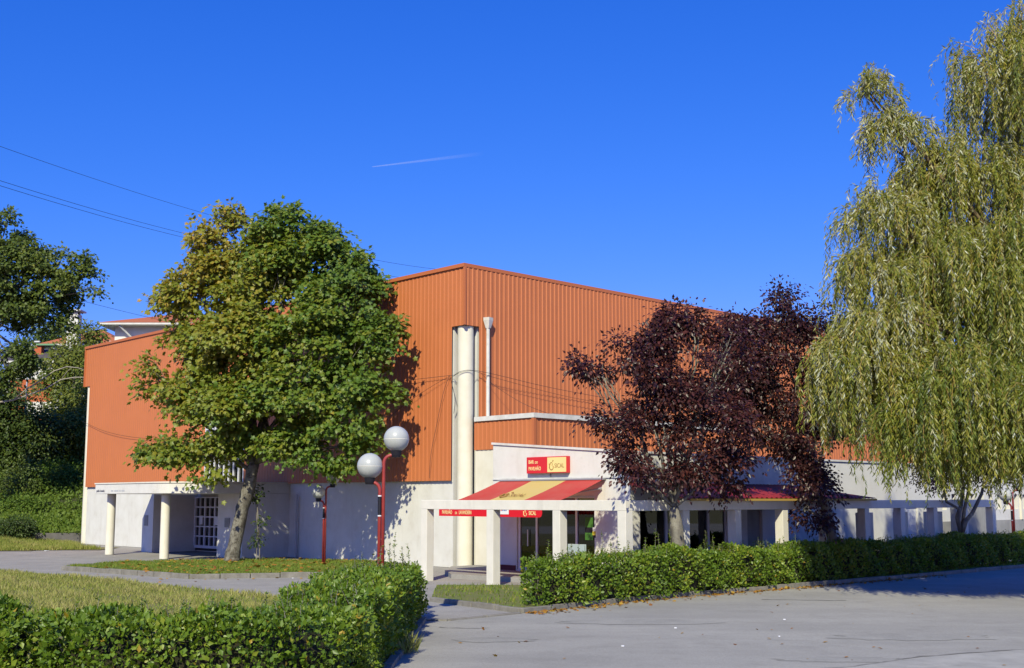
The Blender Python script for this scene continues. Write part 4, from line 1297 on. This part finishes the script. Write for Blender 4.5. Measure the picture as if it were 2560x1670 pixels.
rs = random.Random(4)
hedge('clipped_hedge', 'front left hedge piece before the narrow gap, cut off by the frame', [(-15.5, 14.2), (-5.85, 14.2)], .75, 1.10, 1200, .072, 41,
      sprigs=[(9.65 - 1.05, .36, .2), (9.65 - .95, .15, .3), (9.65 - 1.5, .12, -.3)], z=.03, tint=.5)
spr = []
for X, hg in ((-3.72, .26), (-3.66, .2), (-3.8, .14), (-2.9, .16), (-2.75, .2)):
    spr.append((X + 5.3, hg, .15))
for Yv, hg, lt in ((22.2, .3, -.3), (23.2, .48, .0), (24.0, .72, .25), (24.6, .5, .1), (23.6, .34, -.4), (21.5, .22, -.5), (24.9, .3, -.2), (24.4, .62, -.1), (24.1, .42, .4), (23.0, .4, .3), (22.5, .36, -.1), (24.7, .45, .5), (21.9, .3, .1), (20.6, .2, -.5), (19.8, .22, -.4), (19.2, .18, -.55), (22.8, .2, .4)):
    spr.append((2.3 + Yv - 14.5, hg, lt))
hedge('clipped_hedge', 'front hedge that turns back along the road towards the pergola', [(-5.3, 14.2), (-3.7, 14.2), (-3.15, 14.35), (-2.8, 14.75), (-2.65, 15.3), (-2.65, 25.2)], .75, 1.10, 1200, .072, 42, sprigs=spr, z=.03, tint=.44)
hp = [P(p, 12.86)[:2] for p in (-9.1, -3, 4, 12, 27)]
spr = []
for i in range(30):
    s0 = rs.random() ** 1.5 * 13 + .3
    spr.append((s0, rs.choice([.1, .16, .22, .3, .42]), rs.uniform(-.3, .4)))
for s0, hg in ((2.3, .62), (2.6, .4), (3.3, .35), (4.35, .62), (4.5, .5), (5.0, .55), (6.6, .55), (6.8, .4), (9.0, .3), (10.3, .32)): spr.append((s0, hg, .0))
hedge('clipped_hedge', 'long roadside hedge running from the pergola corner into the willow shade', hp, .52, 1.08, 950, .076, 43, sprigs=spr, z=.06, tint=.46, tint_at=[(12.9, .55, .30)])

# ---------------------------------------------------------------- weeping willow
def willow():
    rg = np.random.default_rng(51)
    base = np.array([15.6, 30.0, .0])
    r = wroot('weeping_willow', 'huge weeping willow with yellow green curtains filling the right edge', 'tree', tuple(base))
    b = MB()
    b.tube([(0, 0, -.05), (0, 0, .5), (-.05, 0, 2.2), (-.1, 0, 3.6)], [.62, .48, .42, .40], 14)
    b.build('trunk', M['barkwillow'], r, smooth=True)
    # domes: centre, radii, strand length, count, tint
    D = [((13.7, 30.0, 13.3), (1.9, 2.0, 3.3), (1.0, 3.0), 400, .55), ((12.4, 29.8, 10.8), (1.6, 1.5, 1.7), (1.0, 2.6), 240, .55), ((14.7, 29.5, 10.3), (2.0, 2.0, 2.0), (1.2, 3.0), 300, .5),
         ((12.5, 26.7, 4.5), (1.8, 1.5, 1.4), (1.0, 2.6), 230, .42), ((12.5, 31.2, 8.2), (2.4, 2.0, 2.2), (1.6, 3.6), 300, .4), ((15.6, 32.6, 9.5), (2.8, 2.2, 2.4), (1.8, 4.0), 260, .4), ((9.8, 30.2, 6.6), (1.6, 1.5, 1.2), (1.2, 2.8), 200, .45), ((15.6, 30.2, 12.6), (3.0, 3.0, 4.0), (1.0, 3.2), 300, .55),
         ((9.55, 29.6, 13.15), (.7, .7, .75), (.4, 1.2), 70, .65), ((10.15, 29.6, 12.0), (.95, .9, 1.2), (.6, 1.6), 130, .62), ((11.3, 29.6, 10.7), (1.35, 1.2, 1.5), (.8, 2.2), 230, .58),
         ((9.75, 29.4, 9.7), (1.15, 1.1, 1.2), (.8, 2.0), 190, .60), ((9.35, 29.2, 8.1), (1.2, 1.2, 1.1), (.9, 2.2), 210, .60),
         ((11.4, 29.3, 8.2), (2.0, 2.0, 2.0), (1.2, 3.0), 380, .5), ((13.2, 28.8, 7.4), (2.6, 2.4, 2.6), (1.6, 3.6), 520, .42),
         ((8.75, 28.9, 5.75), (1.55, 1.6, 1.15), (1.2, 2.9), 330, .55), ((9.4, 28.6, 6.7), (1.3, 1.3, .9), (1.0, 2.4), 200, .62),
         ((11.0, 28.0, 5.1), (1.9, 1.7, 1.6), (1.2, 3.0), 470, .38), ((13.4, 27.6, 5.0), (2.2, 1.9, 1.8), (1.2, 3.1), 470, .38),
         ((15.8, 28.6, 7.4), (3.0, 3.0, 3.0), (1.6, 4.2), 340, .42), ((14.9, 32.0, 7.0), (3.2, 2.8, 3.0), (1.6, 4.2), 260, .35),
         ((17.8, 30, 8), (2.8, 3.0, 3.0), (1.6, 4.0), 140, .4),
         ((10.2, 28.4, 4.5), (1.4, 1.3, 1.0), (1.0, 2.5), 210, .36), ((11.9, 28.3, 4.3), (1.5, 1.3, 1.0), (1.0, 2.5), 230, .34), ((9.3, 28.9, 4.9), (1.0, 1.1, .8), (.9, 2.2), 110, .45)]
    LP, LD, LN, LS, LT = [], [], [], [], []
    tw = MB()
    bb = MB()
    cnt = 0
    for (c, rad, ln, n, tint) in D:
        c = np.array(c) - base; rad = np.array(rad)
        src = np.array([-.1, 0, 3.5])
        for k in range(3):
            tgt = c + rad * rg.normal(size=3) * .35
            limb(bb, src, tgt, .11 * rg.uniform(.6, 1.1), .025, rg, 7, .10, .10, 7)
        # strands come in sprays off curved branchlets
        nb = max(4, int(n * 1.9) // 12)
        for _ in range(nb):
            u = unit(rg.normal(size=(1, 3)))[0]; u[2] = abs(u[2]) * 1.0 + .05
            u /= np.linalg.norm(u)
            tip = c + u * rad * rg.uniform(.62, 1.06)
            st = c + u * rad * .25
            pts = [st, (st + tip) / 2 + np.array([0, 0, .22 * rad[2] * .5]), tip]
            if rg.random() < .5: tw.tube([tuple(p) for p in pts], [.02, .013, .006], 4, cap=False)
            for k in range(12):
                cnt += 1
                t0 = rg.uniform(.45, 1.0)
                p0 = (1 - t0) ** 2 * pts[0] + 2 * t0 * (1 - t0) * pts[1] + t0 ** 2 * pts[2] + rg.normal(size=3) * .08
                L = rg.uniform(*ln) * rg.uniform(.6, 1.0)
                hd = np.array([u[0], u[1], 0]) * .8 + rg.normal(size=3) * np.array([.45, .45, 0])
                m = max(6, int(L / .042))
                t = (np.arange(m) + rg.random()) / m
                drop = L * t
                reach = .42 * (1 - np.exp(-2.2 * t * L)) * rg.uniform(.4, 1.4)
                rise = .14 * np.sin(np.clip(t * L * 2.2, 0, math.pi))
                sx = p0[0] + hd[0] * reach + .05 * np.sin(t * 7 + k)
                sy = p0[1] + hd[1] * reach
                sz = p0[2] + rise - np.maximum(0, drop - .12)
                pp = np.stack([sx, sy, sz], 1)
                floor_ = 2.15 + .45 * math.sin(pp[0, 0] * 1.3) + .3 * math.sin(pp[0, 0] * 3.7 + 1)
                pp = pp[pp[:, 2] > floor_]
                m = len(pp)
                if m < 3: continue
                tan = np.gradient(pp, axis=0)
                LP.append(pp)
                an = rg.random(m) * 6.28
                LD.append(unit(tan) * 1.0 + np.stack([np.cos(an), np.sin(an), np.zeros(m)], 1) * .62)
                LN.append(rg.normal(size=(m, 3)) + np.array([-.2, -.95, .5]))
                LS.append(rg.uniform(.10, .19, m))
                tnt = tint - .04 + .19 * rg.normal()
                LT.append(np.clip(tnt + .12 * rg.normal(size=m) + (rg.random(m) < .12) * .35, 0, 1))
                if k < 2 and m > 8: tw.tube([tuple(p) for p in pp[::max(1, m // 6)]], .006, 3, cap=False)
    v, f, t = leaves(np.concatenate(LP), np.concatenate(LD), np.concatenate(LN), np.concatenate(LS), np.concatenate(LT), LANCE)
    np_mesh('curtain_foliage', v, f, M['willow'], r, t)
    tw.build('twigs', M['twig'], r)
    bb.build('branches', M['barkwillow'], r, smooth=True)


willow()


# ---------------------------------------------------------------- grass, fallen leaves
def inpoly(x, y, poly):
    ins = np.zeros(len(x), bool)
    j = len(poly) - 1
    for i in range(len(poly)):
        xi, yi = poly[i]; xj, yj = poly[j]
        c = ((yi > y) != (yj > y)) & (x < (xj - xi) * (y - yi) / (yj - yi + 1e-12) + xi)
        ins ^= c; j = i
    return ins


def grass(name, poly, n, hgt, m, z, seed, box=None, tint=.45, zf=None):
    rg = np.random.default_rng(seed)
    a = np.array(poly)
    x0, x1, y0, y1 = box if box else (a[:, 0].min(), a[:, 0].max(), a[:, 1].min(), a[:, 1].max())
    x, y = rg.uniform(x0, x1, n), rg.uniform(y0, y1, n)
    k = inpoly(x, y, poly); x, y = x[k], y[k]
    dn = np.sin(x * 1.7) * np.cos(y * 1.3 + x * .4) + .5 * np.sin(x * 4 + y * 3)
    k = rg.random(len(x)) < .72 + .28 * dn; x, y, dn = x[k], y[k], dn[k]
    n = len(x)
    h = hgt * rg.uniform(.4, 1.25, n) * (1 + .3 * dn)
    zb = np.full(n, z) if zf is None else zf(x, y)
    an = rg.random(n) * 6.28
    w = .011 + .004 * y / 20
    lean = rg.normal(size=(n, 2)) * .45 * h[:, None]
    v = np.zeros((n, 3, 3))
    v[:, 0] = np.stack([x - np.cos(an) * w, y - np.sin(an) * w, zb - .01], 1)
    v[:, 1] = np.stack([x + np.cos(an) * w, y + np.sin(an) * w, zb - .01], 1)
    v[:, 2] = np.stack([x + lean[:, 0], y + lean[:, 1], zb + h], 1)
    t = np.repeat(np.clip(tint + .16 * dn + .2 * rg.normal(size=n), 0, 1), 3)
    o = np_mesh(name, v.reshape(-1, 3), np.arange(n * 3).reshape(-1, 3), m, None, t)
    return tag(o, kind='stuff')


grass('dry_grass', FRONT, 190000, .11, M['drygrass'], .03, 61, (-22, -2.3, 14.5, 43), .5)
grass('lawn_grass', ISLAND, 52000, .075, M['greengrass'], .10, 62, None, .5)
grass('hedge_grass', TRI, 60000, .085, M['greengrass'], .08, 63, None, .55)
grass('bank_grass', LAWNL, 70000, .17, M['drygrass'], .02, 64, (-36, -20.5, 55, 68.2), .35, zf=bank_z)


def litter(name, label_poly, n, z, seed, box, size=.09):
    rg = np.random.default_rng(seed)
    x, y = rg.uniform(box[0], box[1], n), rg.uniform(box[2], box[3], n)
    k = inpoly(x, y, label_poly); x, y = x[k], y[k]; n = len(x)
    pos = np.stack([x, y, np.full(n, z)], 1)
    d = rg.normal(size=(n, 3)) * np.array([1, 1, .15]); nr = rg.normal(size=(n, 3)) * .3 + np.array([0, 0, 1])
    v, f, t = leaves(pos, d, nr, size * rg.uniform(.5, 1.4, n), rg.random(n), LOBED)
    return tag(np_mesh(name, v, f, M['fallen'], None, t), kind='stuff')


litter('fallen_leaves', ISLAND, 420, .17, 71, (-15, -4, 37, 47), .13)
litter('fallen_leaves', FORE, 150, .01, 72, (-14, -3, 35.5, 47), .11)
litter('fallen_leaves', ROAD, 90, .012, 73, (-1.5, 14, 16, 34), .07)
rg = np.random.default_rng(74)
n = 750
kx = np.array([.2, 4.11, 9.54, 19.0]); ky = np.array([25.95, 30.1, 34.67, 43.2])
gx_ = rg.random(n) ** 1.3 * 14 + .3
gy_ = np.interp(gx_, kx, ky)
o_ = rg.exponential(.16, n) + .03
pos = np.stack([gx_ + .69 * o_, gy_ - .72 * o_, np.full(n, .015)], 1)
v, f, t = leaves(pos, rg.normal(size=(n, 3)) * np.array([1, 1, .2]), rg.normal(size=(n, 3)) * .4 + np.array([0, 0, 1]), .085 * rg.uniform(.5, 1.3, n), rg.random(n), LOBED)
tag(np_mesh('fallen_leaves', v, f, M['fallen'], None, t), kind='stuff')
rgp = np.random.default_rng(75)
for k, (x, y, col) in enumerate(((3.2, 23.0, 1), (4.9, 21.6, 1), (1.9, 20.2, 1), (-4.9, 37.9, 1), (-7.0, 37.4, 1), (5.7, 24.6, 1), (-22.8, 57.2, 1))):
    b = MB(); w = .028 if k != 6 else .14
    b.prism([(x + w * math.cos(a) * rgp.uniform(.6, 1.2), y + w * math.sin(a) * rgp.uniform(.6, 1.2)) for a in np.linspace(0, 6.28, 7)[:-1]], .003, .02)
    lab = ['scrap of white paper on the asphalt nearest the left hedge', 'scrap of white litter mid road before the plum tree', 'white scrap of litter low on the road towards the frame bottom',
           'white scrap on the path before the lamp in the lawn', 'white scrap on the path below the maple', 'white scrap on the road towards the willow shade', 'larger white scrap on the edge of the bank lawn'][k]
    tag(b.build('paper_scrap', M['whiteplain']), lab, 'litter', 'white scraps of litter')

rg = np.random.default_rng(81)
tf_ = wroot('grass_tuft', 'pale tuft of grass at the foot of the front hedge beside the road', 'grass', (-1.72, 19.4, 0))
n = 150
an = rg.random(n) * 6.28
pos = np.stack([rg.normal(size=n) * .07, rg.normal(size=n) * .12, np.zeros(n)], 1)
dd = np.stack([np.cos(an) * .55, np.sin(an) * .55, np.full(n, 1.0)], 1)
v, f, t = leaves(pos, dd, rg.normal(size=(n, 3)), rg.uniform(.18, .42, n), np.clip(.45 + .2 * rg.normal(size=n), 0, 1), (LANCE[0] * np.array([.35, 1, 1]), LANCE[1]))
np_mesh('blades', v, f, M['drygrass'], tf_, t)

# ---------------------------------------------------------------- houses on the hill
def house(name, label, x0, x1, y0, y1, zb, ze, zr, wall, roof, over=.7, hip=True, ridge='x'):
    r = wroot(name, label, 'house', ((x0 + x1) / 2, y0, zb))
    cx, cy = (x0 + x1) / 2, y0

    def T(pts): return [(p[0] - cx, p[1] - cy, p[2] - zb) for p in pts]
    b = MB(); b.box(x0 - cx, x1 - cx, 0, y1 - y0, -3, ze - zb); b.build('wall', wall, r)
    X0, X1, Y0, Y1 = x0 - over, x1 + over, y0 - over, y1 + over
    b = MB()
    ins = (Y1 - Y0) / 2 if hip else 0
    ym = (Y0 + Y1) / 2
    A, B_, C_, D_ = (X0, Y0, ze), (X1, Y0, ze), (X1, Y1, ze), (X0, Y1, ze)
    R0, R1 = (X0 + min(ins, (X1 - X0) / 2 - .1), ym, zr), (X1 - min(ins, (X1 - X0) / 2 - .1), ym, zr)
    for fc in ((A, B_, R1, R0), (C_, D_, R0, R1), (D_, A, R0), (B_, C_, R1)): b.face(T(fc))
    rf = b.build('roof', roof, r)
    b = MB()
    zl = ze - .02
    b.box(X0 - cx, X1 - cx, Y0 - cy, Y1 - cy, zl - .16 - zb, zl - zb)
    b.build('eaves', M['coping'], rf)
    return r, rf, (cx, cy, zb)


hA, rfA, oA = house('hill_house', 'white hillside house with terracotta roof and slanting struts behind the hall', -36.2, -22, 104, 112, 11, 18.35, 19.9, M['render'], M['rooftile'], 1.2)
b = MB()
for x, z in ((-35.3, 16.0),):
    b.tube([(x - oA[0] - .2, -.95, 18.1 - oA[2]), (x - oA[0] + .9, -.05, 16.9 - oA[2])], .09, 6)
b.box(-36.4 - oA[0], -29 - oA[0], -.9, -.02, 16.0 - oA[2], 16.7 - oA[2])
b.build('balcony', M['coping'], hA)
b = MB(); b.box(-42.0 - oA[0], -41.0 - oA[0], 3.6, 4.6, 10 - oA[2], 19.9 - oA[2]); ch = b.build('chimney', M['render'], hA)
b = MB()
b.box(-42.3 - oA[0], -40.7 - oA[0], 3.3, 4.9, 20.15 - oA[2], 20.3 - oA[2])
b.box(-41.9 - oA[0], -41.1 - oA[0], 3.7, 4.5, 19.901 - oA[2], 20.149 - oA[2])
b.build('chimney_cap', M['coping'], ch)
hB, rfB, oB = house('hill_house', 'white hillside house with orange eaves left of the ivy tree', -44.6, -39, 112, 120, 13, 17.5, 19.7, M['render'], M['rooftile'], 1.3)
b = MB(); b.tube([(-44.7 - oB[0], -1.0, 17.3 - oB[2]), (-43.3 - oB[0], -.05, 15.4 - oB[2])], .1, 6); b.build('strut', M['coping'], hB)
hC, rfC, oC = house('hill_house', 'white outbuilding with dark purple roof below the street light', -44.2, -39.5, 100, 105, 12, 14.5, 15.9, M['render'], M['darkroof'], .5, False)
b = MB(); b.box(-42.2 - oC[0], -41.6 - oC[0], 1.0, 1.6, 15.0 - oC[2], 16.0 - oC[2]); ch = b.build('chimney', M['brick'], hC)
b = MB(); b.box(-42.0 - oC[0], -40.4 - oC[0], .8, 1.9, 16.002 - oC[2], 16.15 - oC[2]); b.build('chimney_cap', mat('green_metal', C(.16, .30, .16), .5), ch)
b = MB(); b.box(-40.0, -36.6, 91.5, 91.9, 8.5, 12.0); b.cur = 1; b.box(-40.1, -36.5, 91.45, 91.95, 12.002, 12.12); b.box(-38.6, -36.6, 91.3, 91.48, 9.0, 10.2)
tag(b.build('garden_wall', [M['brick'], M['render']]), 'orange garden wall on the hillside behind the bare branch', 'wall')
# street light on the hill
sl_ = wroot('street_light', 'thin galvanised street light on the hillside before the purple roof', 'street light', (-33.9, 80, 7.2))
b = MB(); b.tube([(0, 0, -.5), (0.1, 0, 5.6), (.25, 0, 6.0), (.5, 0, 6.25)], [.06, .045, .04, .035], 8); b.build('pole', M['galv'], sl_)
b = MB(); b.box(.45, .85, -.09, .09, 6.2, 6.32); b.build('lamp_head', M['galv'], sl_, bevel=.03)


# ---------------------------------------------------------------- cables
def cable(label, a, c, sag, r, group, name='overhead_cable'):
    a, c = Vector(a), Vector(c)
    b = MB()
    pts = []
    for i in range(25):
        t = i / 24
        p = a.lerp(c, t); p.z -= sag * 4 * t * (1 - t); pts.append(p)
    b.tube(pts, r, 5)
    return tag(b.build(name, M['cable']), label, 'cable', group)


def ext(a, c, t0, t1):
    a, c = Vector(a), Vector(c)
    return tuple(a + (c - a) * t0), tuple(a + (c - a) * t1)


G1 = 'overhead cables crossing the sky'
a, c = ext((-32.07, 70, 24.68), (-29.13, 110, 30.41), -.25, 1.6); cable('topmost overhead cable running down behind the maple crown', a, c, .5, .015, G1)
a, c = ext((-31.95, 70, 22.52), (-30.2, 110, 28.35), -.25, 1.6); cable('upper one of the close pair of overhead cables left of the maple', a, c, .6, .016, G1)
a, c = ext((-31.94, 70, 22.2), (-30.39, 110, 28.0), -.25, 1.6); cable('lower one of the close pair of overhead cables left of the maple', a, c, .6, .016, G1)
a, c = ext((-29.54, 75, 15.92), (-29.25, 90, 17.05), -.6, 2.0); cable('low overhead cable passing above the white house chimney', a, c, .15, .013, G1)
a, c = ext((-15.8, 130, 30.27), (-9.69, 150, 33.1), -.8, 1.6); cable('faint overhead cable emerging right of the maple above the roof', a, c, .5, .02, G1)
a, c = ext((-15.3, 130, 28.62), (-11.2, 150, 31.6), -.8, 1.4); cable('lower faint overhead cable right of the maple close to the roof edge', a, c, .5, .02, G1)


def wire(label, pts, r=.012):
    b = MB()
    V3 = [Vector((p, -q, z)) for p, q, z in pts]
    # smooth through the points
    out = []
    for i in range(len(V3) - 1):
        p0, p1, p2, p3 = V3[max(0, i - 1)], V3[i], V3[i + 1], V3[min(len(V3) - 1, i + 2)]
        for k in range(8):
            t = k / 8
            out.append(.5 * ((2 * p1) + (-p0 + p2) * t + (2 * p0 - 5 * p1 + 4 * p2 - p3) * t * t + (-p0 + 3 * p1 - 3 * p2 + p3) * t ** 3))
    out.append(V3[-1])
    b.tube(out, r * .7, 5)
    return tag(b.build('facade_cable', M['cable'], hall=True), label, 'cable', 'loose cables strung over the hall walls')


wire('cable sagging across the orange wall from behind the maple to the corner column', [(-.12, -12, 7.25), (-.15, -6, 7.15), (-.12, -1.0, 7.13), (-.02, .02 - .6, 7.14), (-.02, -.2, 7.25), (.3, .05, 7.3), (1.2, .3, 7.2), (5, .25, 6.85), (12, .22, 6.45)])
wire('second cable running from the corner column along the ribbed long side', [(.05, -.75, 7.08), (.0, -.3, 7.2), (.4, .04, 7.28), (1.5, .26, 7.05), (6, .24, 6.55), (13, .22, 6.25)], .01)
wire('slack cable dropping from the drainpipe to the low orange block', [(.75, .1, 7.2), (1.3, .3, 6.75), (2.2, .9, 6.1), (2.5, 2.2, 5.6)], .01)
wire('cable hanging down the orange wall beside the corner column', [(-.10, -.75, 7.12), (-.13, -1.05, 6.5), (-.14, -1.45, 5.2), (-.13, -1.75, 4.2), (-.12, -1.85, 3.3)], .012)
wire('short twisted cable hanging down the corner column', [(-.1, -.72, 7.1), (-.05, -.62, 6.7), (-.02, -.5, 6.2), (.02, -.62, 5.7)], .014)
wire('thin cable slanting from the corner column towards the maple shade', [(-.10, -.76, 7.1), (-.14, -2.0, 6.7), (-.14, -3.8, 6.0), (-.14, -6, 4.9)], .009)
wire('dark cable crossing the left end of the orange wall', [(-.1, -33.3, 7.0), (-.14, -30.5, 6.35), (-.14, -27.5, 5.9), (-.12, -24, 5.6)], .013)

# ---------------------------------------------------------------- contrail high in the sky
b = MB()
A_, C_ = Vector((-374.4, 3000, 886.4)), Vector((-60, 3040, 938))
m = bpy.data.materials.new('ice_vapour'); m.use_nodes = True
N = m.node_tree.nodes; Lk = m.node_tree.links
pb = N['Principled BSDF']; pb.inputs['Base Color'].default_value = (.9, .92, .95, 1); pb.inputs['Roughness'].default_value = 1
tc = N.new('ShaderNodeTexCoord'); sx = N.new('ShaderNodeSeparateXYZ'); mr = N.new('ShaderNodeMapRange')
Lk.new(tc.outputs['Generated'], sx.inputs[0]); Lk.new(sx.outputs['X'], mr.inputs[0])
mr.inputs[1].default_value = 0; mr.inputs[2].default_value = .95; mr.inputs[3].default_value = .085; mr.inputs[4].default_value = 0
Lk.new(mr.outputs[0], pb.inputs['Alpha'])
b.tube([A_.lerp(C_, t) for t in np.linspace(0, 1, 20)], [1.2 + 4.5 * t for t in np.linspace(0, 1, 20)], 10)
tag(b.build('contrail', m, smooth=True), 'thin white aircraft trail high in the blue sky', 'contrail')
